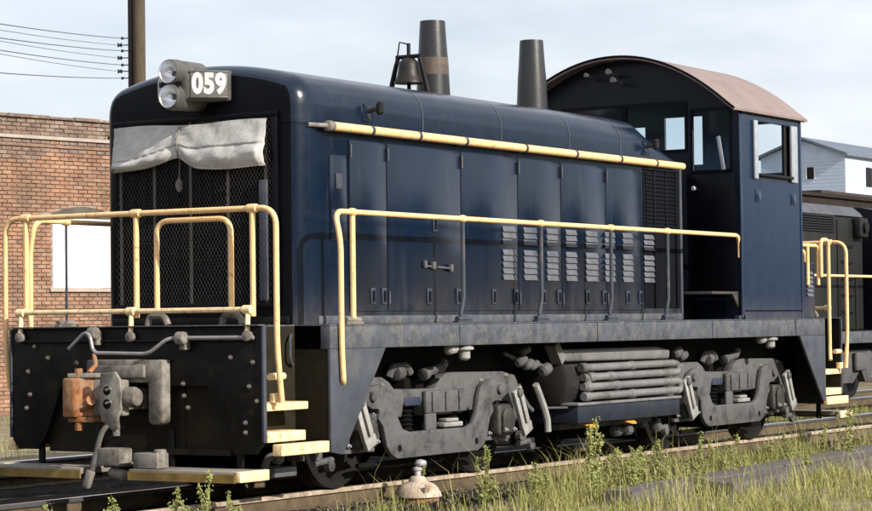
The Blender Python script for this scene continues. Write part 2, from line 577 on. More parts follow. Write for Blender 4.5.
# unseen dark rise added beyond the view to darken reflections in the glossy paint
hm = M('reflected_dark_rise', (0.035, 0.045, 0.022), 0.95, var=0.5, scale=.3, col2=(0.06, 0.055, 0.03), amt=0.3, c2scale=.2, spec=.05)
mb = MB()
NA = 240
rows = ((120, 0.0), (128, .35), (138, .75), (150, 1.0), (175, .9), (230, 0.0))
for i in range(NA + 1):
    a = R(68 + 278 * i / NA)
    fade = min(1, i / 14, (NA - i) / 14)
    hgt = (20 + 3 * math.sin(a * 7) + 2.2 * math.sin(a * 19 + 1) + random.uniform(-1.6, 1.6)) * fade
    for r_, k_ in rows:
        rr_ = r_ + random.uniform(-2, 2)
        mb.v.append((math.cos(a) * rr_, math.sin(a) * rr_, gz - .5 + hgt * k_ + (random.uniform(-1, 1) if k_ else 0)))
for i in range(NA):
    for j in range(5):
        mb.f.append((i * 6 + j, i * 6 + j + 1, (i + 1) * 6 + j + 1, (i + 1) * 6 + j))
tag(mb.build('added_dark_rise', hm, fixn=False, smooth=0), kind='structure')

# rails and sleepers: each track's rails are things, as are the sleepers in view


def rail(y, x0, x1, topmat, label, grp):
    e = empty('rail', (0, y, -0.16))
    tag(e, label, 'rail', grp)
    k = 0.035
    m1 = MB()
    prof = [(-0.075, -0.16), (0.075, -0.16), (0.075, -0.148), (0.012, -0.125), (0.010, -0.05), (0.010, -0.0455),
            (-0.010, -0.0455), (-0.010, -0.05), (-0.012, -0.125), (-0.075, -0.148)]
    m1.prism([(y + a, b) for a, b in prof], 'x', x0, x1)
    m1.build('web', railrust, e, smooth=0)
    m2 = MB()
    m2.prism([(y - .0095, -0.045), (y + .0095, -0.045), (y + k, -0.036), (y + k, -0.008), (y + k - 0.008, 0.0), (y - k + 0.008, 0.0), (y - k, -.008), (y - k, -.036)], 'x', x0,
             x1)
    m2.build('head', topmat, e, smooth=0)
    return e


rail(-0.7525, -30, 60, railtop, 'dusty rust-topped near rail running under the front wheels of the navy engine', None)
rail(0.7525, -30, 60, railshine, 'shiny far rail under the navy engine, running out behind its rear steps', None)
rail(3.58, -30, 60, railshine, 'shiny near rail of the neighbouring track under the grey engine', None)
rail(5.085, -30, 60, railshine, 'far rail of the neighbouring track behind the grey engine wheels', None)

sp_ = MB()
sp_.box(-.012, .012, -.02, .02, 0, .022)
spm = sp_.mesh('spike', railrust, smooth=0)
near = [o for o in bpy.data.objects if o.name == 'rail'][0]
x = -4.0
while x < 20:
    for dx_, dy_ in ((-.05, -.088), (.05, .088)):
        place('spike', spm, (x + dx_, -.7525 + dy_, -.158), near)
    x += .56
tie0 = None
for (yc, lab, grp, x0, x1) in ((0.0, 'dark weathered wooden sleeper under the navy engine track', 'sleepers of the near track', -4, 26),
                               (4.33, 'dark weathered wooden sleeper under the grey engine track', 'sleepers of the neighbouring track', 14, 30)):
    x = x0
    while x < x1:
        if tie0 is None:
            mb = MB()
            mb.box(-0.11, 0.11, -1.3, 1.3, 0.0, 0.17)
            tie0 = mb.mesh('sleeper', tiem, bevel=0.012)
        o = place('sleeper', tie0, (x + random.uniform(-.03, .03), yc + random.uniform(-.05, .05), -0.335 + random.uniform(-.01, .004)))
        o.rotation_euler.z = random.uniform(-.02, .02)
        tag(o, lab, 'sleeper', grp)
        x += 0.56

# ------------------------------------------------------------------ brick building (left)
CAMP = Vector((-15.2973, -12.6706, 1.4916))
WA = -0.187
wd = Vector((math.cos(WA), math.sin(WA), 0))
wn = Vector((math.sin(WA), -math.cos(WA), 0))       # faces the camera side
W0 = Vector((18.37, 17.19, 0))                      # window's left jamb
bb = empty('brick_building', (W0.x, W0.y, gz))
tag(bb, 'old red brick building with a white boarded window behind the engine nose', 'building')


def wp(s, z, d=0.0):
    p = W0 + wd * s - wn * d
    return Vector((p.x, p.y, z))


win = (0.0, 1.52, 2.24, 3.62)
WTOP = 5.50
mb = wall_grid([-14, win[0], win[1], 9], [gz, win[2], win[3], WTOP], [win], lambda u, v, d: wp(u, v, d), 0.35)
wallo = mb.build('wall', mortar, bb, smooth=0)
BL, BH, GAP = 0.215, 0.0655, 0.012
pw, ph = BL + GAP, BH + GAP


def brick_vs(s0, s1, z0, z1, d0=0.014, d1=-0.02):
    a = [wp(s0, z0, d1), wp(s1, z0, d1), wp(s1, z1, d1), wp(s0, z1, d1), wp(s0, z0, -d0), wp(s1, z0, -d0), wp(s1, z1, -d0), wp(s0, z1, -d0)]
    return a


BF = [(4, 5, 6, 7), (0, 1, 5, 4), (1, 2, 6, 5), (2, 3, 7, 6), (3, 0, 4, 7)]
cells = []
row = 0
z = gz + 0.02
while z + BH < WTOP - 0.02:
    s = -14 + (pw / 2 if row % 2 else 0)
    while s + BL < 9:
        s0, s1 = s, s + BL
        s += pw
        if z + BH > win[2] - .03 and z < win[3] + .01:
            if s0 < win[1] + .02 and s1 > win[0] - .02:
                if s0 < win[0] - .06:
                    s1 = win[0] - .012
                elif s1 > win[1] + .06:
                    s0 = win[1] + .012
                else:
                    continue
        if z + BH > win[3] and z < win[3] + .26 and s1 > win[0] - .1 and s0 < win[1] + .1:
            t = ((s0 + s1) / 2 - (win[0] + win[1]) / 2) / 0.88
            if z < win[3] + .03 + .17 * max(0, 1 - t * t):
                continue
        cells.append((s0, s1, z))
    z += ph
    row += 1


def key(c):
    s, z = (c[0] + c[1]) / 2, c[2]
    return abs(s - 0.1) * 1.0 + abs(z - 2.6) * 0.55 + (6 if s > 1.3 or s < -1.6 else 0)


cells.sort(key=key)
bmesh_cache = {}
for (s0, s1, z) in cells[:300]:
    kk = round(s1 - s0, 3)
    c = wp((s0 + s1) / 2, z + BH / 2, 0)
    if kk not in bmesh_cache:
        b_ = MB()
        b_.add([p - c for p in brick_vs(s0, s1, z, z + BH)], BF)
        bmesh_cache[kk] = b_.mesh('brick', brick_o, smooth=0)
    o = place('brick', bmesh_cache[kk], c, wallo)
    dd = random.uniform(-.004, .004)
    o.location += Vector((wn.x * dd, wn.y * dd, 0))
mb, mbt = MB(), MB()
for (s0, s1, z) in cells[300:]:
    e_ = random.uniform(-.006, .006)
    (mbt if z > WTOP - .75 + .12 * math.sin(s0 * 2) else mb).add(brick_vs(s0, s1, z, z + BH, 0.014 + e_), BF)
for q_, mt_ in ((mb, brick_i), (mbt, brick_t)):
    o = q_.build('brickwork', mt_, wallo, smooth=0, fixn=False)
    tag(o, kind='stuff')


def wbox(s0, s1, z0, z1, d0, d1):
    q = MB()
    a = [wp(s0, z0, d0), wp(s1, z0, d0), wp(s1, z1, d0), wp(s0, z1, d0), wp(s0, z0, d1), wp(s1, z0, d1), wp(s1, z1, d1), wp(s0, z1, d1)]
    q.add(a, [(0, 3, 2, 1), (4, 5, 6, 7), (0, 1, 5, 4), (1, 2, 6, 5), (2, 3, 7, 6), (3, 0, 4, 7)])
    return q


for k_ in range(38):
    s_ = -14.1 + k_ * .61
    wbox(s_, s_ + .60, WTOP, WTOP + 0.05 + random.uniform(-.012, .012), -0.07 + random.uniform(-.01, .01), 0.40).build('coping', brick_t, bb, smooth=0)
wbox(-14, 9, WTOP - 0.40, WTOP - 0.335, -0.06, -0.0015).build('string_course', stonec, bb, smooth=0)
wbox(-14, 9, WTOP - 0.55, WTOP - 0.52, -0.03, -0.0015).build('string_course', brick_i, bb, smooth=0)
wf = wbox(win[0] + .01, win[1] - .01, win[2] + .01, win[3] - .01, 0.05, 0.09).build('window', whitep, bb, smooth=0)
wbox(win[0] - .08, win[1] + .08, win[2] - .07, win[2] - .004, -0.06, 0.2).build('sill', stonec, wf, smooth=0)
for s in (win[0] + .05, win[0] + .53, win[0] + 1.01):
    wbox(s, s + .475, win[2] + .03, win[3] - .03, 0.045 - random.uniform(.002, .01), 0.0495).build('board', whitep, wf, smooth=0)
wbox(win[0] + .0, win[0] + .045, win[2] + .01, win[3], 0.02, 0.044).build('frame', lightgrey, wf, smooth=0)
mb = MB()
arch = [(win[0] - .1, win[3] + .01)] + [(win[0] - .1 + 1.72 * i / 12, win[3] + .02 + .19 * (1 - ((i - 6) / 6) ** 2)) for i in range(13)] + [
    (win[1] + .1, win[3] + .01)]
mb.v = [tuple(wp(a, b, -0.004)) for a, b in arch] + [tuple(wp(a, b, 0.02)) for a, b in arch]
k = len(arch)
mb.f = [tuple(range(k)), tuple(reversed(range(k, 2 * k)))] + [(i, (i + 1) % k, (i + 1) % k + k, i + k) for i in range(k)]
mb.build('lintel', M('weathered_lintel', (0.10, 0.085, 0.07), .8), wf, smooth=0)

# ------------------------------------------------------------------ utility pole and wires
pb = Vector((27.97, 22.88, gz))
up = empty('utility_pole', pb)
tag(up, 'brown wooden utility pole with insulators rising behind the engine nose', 'utility pole')
mb = MB()
mb.tube([(pb.x, pb.y, gz - .5), (pb.x, pb.y, 5), (pb.x, pb.y, 12.5)], 0.165, 14, r1=0.15)
mb.build('pole', polem, up)
lv = -R0                                       # image-left
mb = MB()
rk = Vector((pb.x, pb.y, 0)) + lv * 0.21
mb.obox((rk.x, rk.y, 9.2), (0.11, 0.10, 4.6), lv, (lv.y, -lv.x, 0))
mb.build('rack', darkiron, up, bevel=.01)
tipz = [1.49 + (z - 1.49) * 56 / 44 for z in (6.96, 6.83, 6.72, 6.585, 6.45, 6.33, 6.20)]
for i, z in enumerate(tipz):
    a = rk + lv * 0.05
    e_ = rk + lv * (0.20 if i % 2 == 0 else 0.26)
    mb = MB()
    mb.tube([(a.x, a.y, z), (e_.x, e_.y, z)], 0.014, 6)
    br = mb.build('insulator_pin', darkiron, up)
    mb = MB()
    mb.lathe([(0.025, -0.055), (0.05, -0.05), (0.055, -0.03), (0.03, -0.01), (0.03, 0.01), (0.055, 0.03), (0.05, 0.05), (0.025, 0.055)] if i % 2 else
             [(0.02, -0.03), (0.034, -0.028), (0.034, 0.028), (0.02, 0.03)],
             (e_.x, e_.y, z), axis=(lv.x, lv.y, 0), n=12)
    mb.build('insulator', darkiron, br)
wleft = [6.43, 6.31, 6.20, 6.13, 6.0, 5.92, 5.63]
for i, z in enumerate(tipz):
    a = rk + lv * (0.20 if i % 2 == 0 else 0.26)
    A = Vector((a.x, a.y, z))
    Bp = Vector((12.585, 13.145, wleft[i] + (.02 if i % 2 else 0)))
    d = (Bp - A)
    pts = []
    for j in range(15):
        t = j / 14 * 1.9
        p = A + d * t
        p.z += 0.10 * (t * t - t)
        pts.append(p)
    mb = MB()
    mb.tube(pts, 0.009 if i % 2 == 0 else 0.006, 5)
    o = mb.build('overhead_wire', wirem)
    od = ['topmost', 'second from top', 'third from top', 'fourth from top', 'fifth from top', 'sixth from top', 'lowest']
    tag(o, 'dark overhead wire strung from the utility pole, %s where it meets the pole' % od[i], 'wire', 'overhead wires')

# ------------------------------------------------------------------ pale house behind the cab
he = empty('gabled_building', (95.5, 34.4, gz))
tag(he, 'pale blue clapboard building with a grey gabled roof behind the cab', 'building')
hx0, hx1, hy0, hy1 = 95.5, 112, 32.07, 36.73
hz, hap = 9.85, 10.72
mb = MB()
mb.prism([(hy0, gz), (hy1, gz), (hy1, hz), ((hy0 + hy1) / 2, hap - .08), (hy0, hz)], 'x', hx0, hx1)
hw = mb.build('wall', clap, he, smooth=0)
z = 6.0
mb0 = None
while z < hz - .02:
    mb = MB()
    mb.box(hx0 - .012, hx0 - .001, hy0, hy1, z, z + .172)
    mb.box(hx0 - .012, hx1, hy0 - .012, hy0 - .001, z, z + .172)
    mb.build('clapboard', clap, hw, smooth=0)
    z += .185
for sgn in (0, 1):
    mb = MB()
    yc = (hy0 + hy1) / 2
    ye = hy0 - .25 if sgn == 0 else hy1 + .25
    sl = (hap - hz) / (yc - hy0)
    ze = hz - .25 * sl
    mb.prism([(yc, hap), (ye, ze), (ye, ze + .12), (yc, hap + .12)], 'x', hx0 - .3, hx1 + .3)
    mb.build('roof', shingle, he, smooth=0)
for (y0, y1, z0, z1) in ((33.75, 34.15, 8.65, 9.25), (33.2, 33.5, 7.0, 7.8)):
    mb = MB()
    mb.box(hx0 - .05, hx0 - .028, y0, y1, z0, z1)
    wq = mb.build('window', darkiron, he, smooth=0)
    mb = MB()
    mb.box(hx0 - .07, hx0 - .029, y0 - .06, y0 - .002, z0, z1)
    mb.box(hx0 - .07, hx0 - .029, y1 + .002, y1 + .06, z0, z1)
    mb.build('frame', whitep, wq, smooth=0)
for x0 in (98.3, 101.5, 104.7):
    mb = MB()
    mb.box(x0, x0 + .8, hy0 - .05, hy0 - .031, 8.3, 9.3)
    mb.build('window', darkiron, he, smooth=0)

# dark boxcar roof seen between the house and the grey engine
bc = empty('boxcar', (40, 9.4, 0))
tag(bc, 'dark brown boxcar whose flat roof shows above the grey engine', 'boxcar')
mb = MB()
mb.box(31, 45, 8.0, 10.8, 1.1, 4.28)
mb.build('body', boxbrown, bc, smooth=0)
mb = MB()
mb.box(30.9, 45.1, 7.93, 10.87, 4.285, 4.36)
rr_ = mb.build('roof', boxbrown, bc, smooth=0)
mb = MB()
mb.box(34.9, 45.0, 8.2, 8.9, 4.40, 4.47)
mb.build('running_board', M('weathered_board_brown', (0.045, 0.032, 0.030), 0.85), rr_, smooth=0)
for x in (31.6, 34.4, 41.6, 44.4):
    mb = MB()
    for y in (8.65, 10.15):
        mb.lathe([(.3, -.06), (.44, -.05), (.44, .05), (.3, .06)], (x, y, .44), (0, 1, 0), 18)
    mb.build('wheelset', darkiron, bc)
mb = MB()
mb.box(31.2, 44.8, 8.6, 10.2, .75, 1.095)
mb.build('underframe', darkiron, bc, smooth=0)

# ================================================================== SECOND ENGINE (behind, right)
e2 = empty('parked_engine', (24, 4.33, 0))
tag(e2, 'grimy grey switching engine parked on the next track behind the cab', 'locomotive')
HY2 = 3.2
prof2 = [(HY2, 1.27), (HY2, 3.2), (HY2 + .05, 3.38), (HY2 + .2, 3.5), (4.33, 3.62), (5.26, 3.5), (5.41, 3.38), (5.46, 3.2), (5.46, 1.27)]
mb = MB()
mb.prism(prof2, 'x', 15.5, 24.78)
h2 = mb.build('hood', l2gray, e2, bevel=.015, smooth=30)
mb = MB()
mb.prism([(HY2 - .012, 3.33), (HY2 + .04, 3.40), (HY2 + .19, 3.52), (4.33, 3.64), (4.33, 3.628), (HY2 + .2, 3.505), (HY2 + .05, 3.385), (HY2 - .004, 3.33)], 'x', 15.5, 24.8)
mb.build('hood_top', l2roof, h2, smooth=30)
for i in range(7):
    mb = MB()
    zz = 3.02 + i * .045
    mb.prism([(HY2 - .03, zz), (HY2 - .002, zz + .02), (HY2 - .002, zz + .036)], 'x', 22.0, 23.45)
    mb.build('louver', darkiron, h2, smooth=0)
for x in (18.1, 19.9, 21.7, 23.55):
    mb = MB()
    mb.box(x, x + .02, HY2 - .012, HY2 - .001, 1.35, 3.25)
    mb.build('door_seam', seam_m, h2, smooth=0)
for i, zz in enumerate((2.79, 2.50, 2.20, 1.90, 1.60)):
    mb = MB()
    mb.tube(fillet([(23.75, HY2 + .01, zz), (23.75, HY2 - .07, zz), (24.25, HY2 - .07, zz), (24.25, HY2 + .01, zz)], .03, 3), .013, 6)
    mb.build('grab_iron', darkiron, h2)
mb = MB()
mb.box(24.30, 24.70, HY2 - .16, HY2 + .01, 2.95, 3.3)
lb = mb.build('marker_lamp', l2gray, e2, bevel=.03)
mb = MB()
mb.lathe([(.085, 0), (.10, .02), (.10, .05), (.06, .055)], (24.5, HY2 - .162, 3.13), (0, -1, 0), 16)
mb.build('lens', darkiron, lb)
mb = MB()
mb.box(14, 26.8, 2.85, 2.95, 1.03, 1.24)
mb.build('side_sill', sill_m, e2, bevel=.008)
mb = MB()
mb.box(14, 26.8, 2.96, 5.7, 1.16, 1.262)
mb.build('deck', grime, e2, smooth=0)
mb = MB()
mb.box(14.2, 26.6, 3.5, 5.2, .6, 1.155)
mb.build('underframe', grime, e2, smooth=0)
mb = MB()
mb.prism([(2.85, 1.25), (5.8, 1.25), (5.8, 3.40), (5.0, 3.56), (4.33, 3.6), (3.6, 3.56), (2.85, 3.40)], 'x', 25.7, 27.6)
mb.build('cab', nose_m, e2, bevel=.02)
mb = MB()
mb.tube([(14.5, 2.88, 2.21), (25.65, 2.88, 2.23)], .024, 8)
hr2 = mb.build('handrail', yellow, e2)
for x in (15.5, 17.5, 19.5, 21.6, 23.62, 25.4):
    mb = MB()
    mb.tube([(x, 2.88, 1.22), (x, 2.88, 2.21)], .02, 8)
    mb.build('stanchion', darkiron, hr2)
for tx in (17.0, 23.6):
    mb = MB()
    mb.prism([(tx - 1.5, .75), (tx - 1.4, .9), (tx + 1.4, .9), (tx + 1.5, .75), (tx + 1.4, .35), (tx + 1.1, .3), (tx + .9, .55), (tx + .5, .3), (tx - .5, .3),
              (tx - .9, .55), (tx - 1.1, .3), (tx - 1.4, .35)], 'y', 3.15, 3.3)
    t2 = mb.build('truck', truckgray, e2, bevel=.02)
    for ax in (-1.22, 1.22):
        mb = MB()
        mb.lathe([(.2, -.05), (.50, -.045), (.508, .0), (.5, .07), (.2, .06)], (tx + ax, 3.55, .508), (0, 1, 0), 24)
        mb.build('wheel', darkiron, t2)
    mb = MB()
    mb.box(tx + .45, tx + .95, 3.05, 3.14, .52, .86)
    mb.build('brake_cylinder', truckgray, t2, bevel=.04)

# ================================================================== THE NAVY SWITCHING ENGINE
loco = empty('locomotive', (0, 0, 0))
tag(loco, 'navy blue diesel switching engine numbered 059 with yellow handrails, filling the picture', 'locomotive')
ZD, W, LX = 1.485, 1.5, 12.42
X0S, X1S = 0.80, 11.62          # side sill ends

# ---- frame
mb = MB()
mb.box(.14, LX - .14, -1.02, 1.02, 1.02, 1.455)
frame = mb.build('frame', grime, loco, smooth=0)
for sg, nm in ((-1, 'near'), (1, 'far')):
    mb = MB()
    mb.box(X0S, X1S, sg * 1.5, sg * 1.40, 1.275, 1.470)
    mb.build('side_sill', sill_m, frame, bevel=.006)
for x0, x1, y0, y1 in ((0.012, LX - .012, -1.13, 1.13), (X0S, X1S, -1.497, -1.132), (X0S, X1S, 1.132, 1.497)):
    mb = MB()
    mb.box(x0, x1, y0, y1, 1.4722, ZD)
    mb.build('deck_plate', sill_m, frame, bevel=.003)
for x in (2.9, 5.6, 8.35, 10.7):       # sill joints
    mb = MB()
    mb.box(x, x + .008, -1.503, -1.4985, 1.277, 1.468)
    mb.build('sill_seam', seam_m, frame, smooth=0)
for sg in (-1, 1):
    # stepwell inner walls and triangular gusset plates
    for xa, xb in ((.035, X0S - .002), (X1S + .002, LX - .035)):
        mb = MB()
        mb.box(xa, xb, sg * 1.13, sg * 1.09, .46, 1.4715)
        mb.build('stepwell_wall', olive, frame, smooth=0)
    mb = MB()
    mb.prism([(X0S, 1.2735), (1.66, 1.2735), (.985, .37), (X0S, .40)], 'y', sg * 1.5, sg * 1.47)
    mb.build('gusset_plate', plate_m, frame, bevel=.004)
    mb = MB()
    mb.prism([(X1S, 1.2735), (10.83, 1.2735), (11.53, .46), (X1S, .46)], 'y', sg * 1.5, sg * 1.47)
    mb.build('gusset_plate', plate_m, frame, bevel=.004)
    for x in (X0S + .003, X1S - .023):
        mb = MB()
        mb.box(x, x + .02, sg * 1.469, sg * 1.09, .42, 1.2735)
        mb.build('stepwell_back', olive, frame, smooth=0)

# ---- end plates (front and rear)
for xe, d in ((0.0, 1), (LX, -1)):
    mb = MB()
    pts = [(-1.37, 1.48), (1.37, 1.48), (1.37, .50), (1.30, .42), (1.08, .42), (.98, .55), (.80, .98), (-.80, .98), (-.98, .55), (-1.08, .42), (-1.30, .42),
           (-1.37, .50)]
    mb.prism(pts, 'x', xe, xe + d * .03)
    ep = mb.build('end_plate', black, loco, bevel=.004)
    mb = MB()
    mb.prism([(-1.02, .40), (1.02, .40), (1.02, .99), (-1.02, .99)], 'x', xe + d * .09, xe + d * .11)
    mb.build('lower_plate', olive, ep, smooth=0)
    mb = MB()
    for y in (-.50,):
        mb.box(xe + d * .075, xe + d * .089, y, y + .05, .42, .975)
    mb.box(xe + d * .05, xe + d * .089, -1.0, -.25, .40, .45)
    mb.build('stiffener', olive, ep, smooth=0)
    mb = MB()
    mb.box(xe - d * .03, xe - d * .001, -1.30, 1.30, 1.355, 1.375)
    mb.build('stiffener', black, ep, bevel=.003)
    mb = MB()
    mb.box(xe - d * .045, xe + d * .12, -1.372, 1.372, 1.4805, 1.492)
    mb.build('tread_lip', sill_m, ep, bevel=.003)
    for sg in (-1, 1):
        mb = MB()
        mb.box(xe - d * .012, xe + d * .03, sg * 1.371, sg * 1.395, .52, 1.4715)
        mb.build('corner_strip', plate_m, ep, bevel=.003)

bolt = MB()
bolt.lathe([(.021, 0), (.021, -.010), (.012, -.011), (.012, -.026), (.006, -.03)], (0, 0, 0), (1, 0, 0), 8)
boltm = bolt.mesh('bolt', M('bolt_steel', (0.13, 0.115, 0.095), .6, var=.4, scale=30))
epf = [o for o in bpy.data.objects if o.name.startswith('end_plate')][0]
for y, z in ((1.18, 1.10), (1.16, .90), (1.20, .78), (-.55, 1.00), (-.56, .90), (-.60, .80), (-1.24, .98), (-1.20, .68), (-1.20, .60), (1.1, 1.32), (-1.28, 1.18),
             (.62, 1.18), (.58, .86), (-1.32, .86), (-1.05, 1.22), (.95, 1.22)):
    place('bolt', boltm, (-.002, y, z), epf)

# ---- steps
for xe, d in ((0.0, 1), (LX, -1)):
    for sg in (-1, 1):
        for (xa, xb, ya, yb, z0, z1) in ((.035, .62, 1.395, 1.135, .775, .84), (.035, .58, 1.395, 1.135, .515, .60), (.08, .77, 1.505, 1.41, .405, .50)):
            mb = MB()
            mb.box(xe + d * xa, xe + d * xb, sg * ya, sg * yb, z0, z1)
            mb.build('step', yellowpale, loco, bevel=.008)
        mb = MB()
        mb.tube([(xe + d * .06, sg * 1.40, 1.06), (xe + d * .26, sg * 1.40, 1.06)], .03, 10)
        mb.build('grab_clamp', yellowpale, loco)
        mb = MB()
        mb.tube([(xe + d * .12, sg * 1.41, .92), (xe + d * .12, sg * 1.41, .845)], .045, 10)
        mb.build('grab_foot', yellowpale, loco)

# ---- front and rear yellow handrails
PR = .0245
for xe, d in ((0.0, 1), (LX, -1)):
    xr = xe + d * .05
    mb = MB()
    mb.tube(fillet([(xr + d * .05, 1.49, .95), (xr, 1.49, 1.3), (xr, 1.49, 2.455), (xr, -1.49, 2.455), (xr, -1.49, 1.3), (xr + d * .06, -1.49, .85)], .16, 8), PR, 12)
    hr = mb.build('end_handrail', yellow, loco)
    for y in (1.245, -.01, -1.25):
        mb = MB()
        mb.tube([(xr, y, 1.56), (xr, y, 2.455)], PR, 10)
        mb.lathe([(PR + .004, -.05), (.036, -.045), (.038, 0), (.036, .045), (PR + .004, .05)], (xr, y, 2.455), (0, 1, 0), 12)
        mb.build('post', yellow, hr)
        mb = MB()
        mb.lathe([(.026, -.045), (.038, -.04), (.038, .04), (.026, .045)], (xr - d * .03, y + .035, 1.615), (0, 1, 0), 12)
        mb.tube([(xr - d * .03, y + .035, 1.615), (xr - d * .07, y + .01, 1.44)], .022, 8)
        mb.build('clamp', yellowpale, hr)
        mb = MB()
        mb.lathe([(.03, 0), (.045, .01), (.045, .05), (.02, .06)], (xr - d * .055, y - .0, 1.40), (-d, 0, 0), 12)
        mb.build('bracket', castgray, hr)
    mb = MB()
    mb.tube([(xr - d * .03, 1.30, 1.617), (xr - d * .03, -1.24, 1.617)], PR * .95, 10)
    mb.build('low_rail', yellowpale, hr)
    mb = MB()
    mb.tube(fillet([(xr + d * .08, -.17, 1.56), (xr + d * .08, -.17, 2.385), (xr + d * .08, -.965, 2.385), (xr + d * .08, -.965, 1.56)], .13, 7), PR * .95, 10)
    mb.build('inner_loop', yellow, hr)
    for y in (-.17, -.965):
        mb = MB()
        mb.tube(fillet([(xr + d * .05, y + .08, 1.495), (xr + d * .05, y + .06, 1.575), (xr + d * .05, y - .10, 1.575), (xr + d * .05, y - .14, 1.495)], .05, 4), .03, 8)
        mb.build('loop_foot', castgray, hr)

# ---- side handrails (near and far)
for sg in (-1, 1):
    xs_ = .93 if sg < 0 else .42
    y = sg * 1.47
    mb = MB()
    mb.tube(fillet([(xs_ + .06, sg * 1.50, .985), (xs_ + .02, sg * 1.53, 1.01), (xs_, sg * 1.53, 1.3), (xs_, sg * 1.53, 2.2), (xs_ + .0, y, 2.455), (9.17, y, 2.455), (9.17, y, 2.20)], .11, 7), PR, 12)
    sr = mb.build('side_handrail', yellow, loco)
    for i, x in enumerate((1.20 if sg < 0 else .84, 3.03, 4.51, 5.99, 7.31)):
        mb = MB()
        if i == 0:
            mb.tube([(x, y, 1.50), (x, y, 2.455)], PR * (1 if sg < 0 else .5), 10)
            mb.build('post', yellow if sg < 0 else steel, sr)
        else:
            mb.tube([(x, y, 2.455), (x, y, 1.72), (x - .05, y, 1.58), (x - .05, y, 1.49)], PR * .85, 8)
            mb.build('stanchion', steel, sr)
        mb = MB()
        mb.lathe([(PR + .003, -.035), (.034, -.03), (.036, 0), (.034, .03), (PR + .003, .035)], (x, y, 2.455), (1, 0, 0), 12)
        mb.build('collar', yellow, sr)
        mb = MB()
        mb.tube([(x - .12, y, 1.52), (x + .10, y, 1.52)], .028, 8)
        mb.box(x - .14, x + .12, y - .03, y + .03, 1.4855, 1.505)
        mb.build('foot', castgray if i == 0 else steel, sr)
    mb = MB()
    mb.tube([(9.17, y, 2.21), (9.17, y, 1.56)], .018, 8)
    mb.box(9.08, 9.25, y - .03, y + .025, 1.4855, 1.53)
    mb.build('stanchion', steel, sr)
    # rear short rail and box behind the cab
    mb = MB()
    mb.tube(fillet([(11.0, sg * 1.42, 2.39), (11.62, sg * 1.42, 2.39), (11.62, sg * 1.42, 1.9)], .08, 5), PR * .9, 10)
    mb.tube([(11.29, sg * 1.42, 1.9), (11.29, sg * 1.42, 2.42)], PR * .95, 10)
    rr2 = mb.build('rear_handrail', yellow, loco)
    mb = MB()
    mb.tube(fillet([(11.62, sg * 1.46, 2.0), (11.62, sg * 1.46, 2.47), (11.86, sg * 1.46, 2.47), (11.86, sg * 1.46, 1.1), (11.80, sg * 1.49, .96)], .09, 6), PR, 10)
    mb.build('hoop', yellow, rr2)
    mb = MB()
    mb.prism([(11.0, ZD + .001), (11.56, ZD + .001), (11.56, 2.17), (11.0, 2.20)], 'y', sg * 1.40, sg * .95)
    rb = mb.build('battery_box', cabblue, loco, bevel=.012)
    for k in range(6):
        mb = MB()
        zz = 1.76 + k * .054
        mb.prism([(sg * 1.402, zz), (sg * 1.425, zz), (sg * 1.402, zz + .036)], 'x', 11.30, 11.47)
        mb.build('louver', louvm, rb, smooth=0)

# ---- hood
HW = 1.12
HF, HR = 0.93, 8.36


def hood_prof(drop=0.0):
    p = [(-HW, 1.49), (-HW, 2.0), (-HW, 2.7), (-HW, 3.238)]
    up_ = [(-HW, 3.243), (-HW, 3.40)]
    for i in range(1, 9):
        t = i / 8
        a, b, c = (-HW, 3.40), (-HW, 3.628), (-.90, 3.69)
        up_.append(((1 - t) ** 2 * a[0] + 2 * t * (1 - t) * b[0] + t * t * c[0], (1 - t) ** 2 * a[1] + 2 * t * (1 - t) * b[1] + t * t * c[1]))
    for i in range(1, 9):
        y = -.90 + .90 * i / 8
        up_.append((y, 3.815 - .125 * (y / .90) ** 2))
    up_ += [(-y, z) for y, z in reversed(up_[:-1])]
    return p, up_


lowp, upp = hood_prof()


def inset(prof, d, zmin=None):
    o = []
    n_ = len(prof)
    for i, (y, z) in enumerate(prof):
        a = prof[max(0, i - 1)]
        b = prof[min(n_ - 1, i + 1)]
        t = Vector((b[0] - a[0], b[1] - a[1]))
        t.normalize()
        o.append((y + t.y * d * 1.0, z - t.x * d * .75))
    return o


RN = .15
stations = [(HF + RN * (1 - math.sin(a)), RN * (1 - math.cos(a))) for a in lin(0, math.pi / 2, 8)][::-1]
stations = [(HF + .23 * (1 - math.cos(a)), RN * (1 - math.sin(a))) for a in lin(0, math.pi / 2, 12)]


def loft(rings, cap0=True, cap1=True, closed=False):
    mb = MB()
    n_ = len(rings[0])
    for r_ in rings:
        mb.v += [tuple(p) for p in r_]
    m_ = n_ if closed else n_ - 1
    for i in range(len(rings) - 1):
        for k in range(m_):
            k2 = (k + 1) % n_
            mb.f.append((i * n_ + k, i * n_ + k2, (i + 1) * n_ + k2, (i + 1) * n_ + k))
    if cap0:
        mb.f.append(tuple(range(n_)))
    if cap1:
        mb.f.append(tuple((len(rings) - 1) * n_ + k for k in range(n_)))
    return mb


# lower shell: sides + nose, as one closed loop in plan
plan = []
for x, d in stations:
    plan.append((x, -HW + d))
plan = plan + [(x, -HW) for x in (HR,)]
planfull = [(x, y) for x, y in plan] + [(x, -y) for x, y in reversed(plan)]
mb = MB()
mb.prism(planfull, 'z', 1.488, 3.238)
hood = mb.build('hood', navy, loco, smooth=40)
def shade_front_faces(o, other):  # colours forward faces near-black, as shade on the side away from the sun
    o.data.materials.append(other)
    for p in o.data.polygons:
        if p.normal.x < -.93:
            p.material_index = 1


shade_front_faces(hood, nose_m)
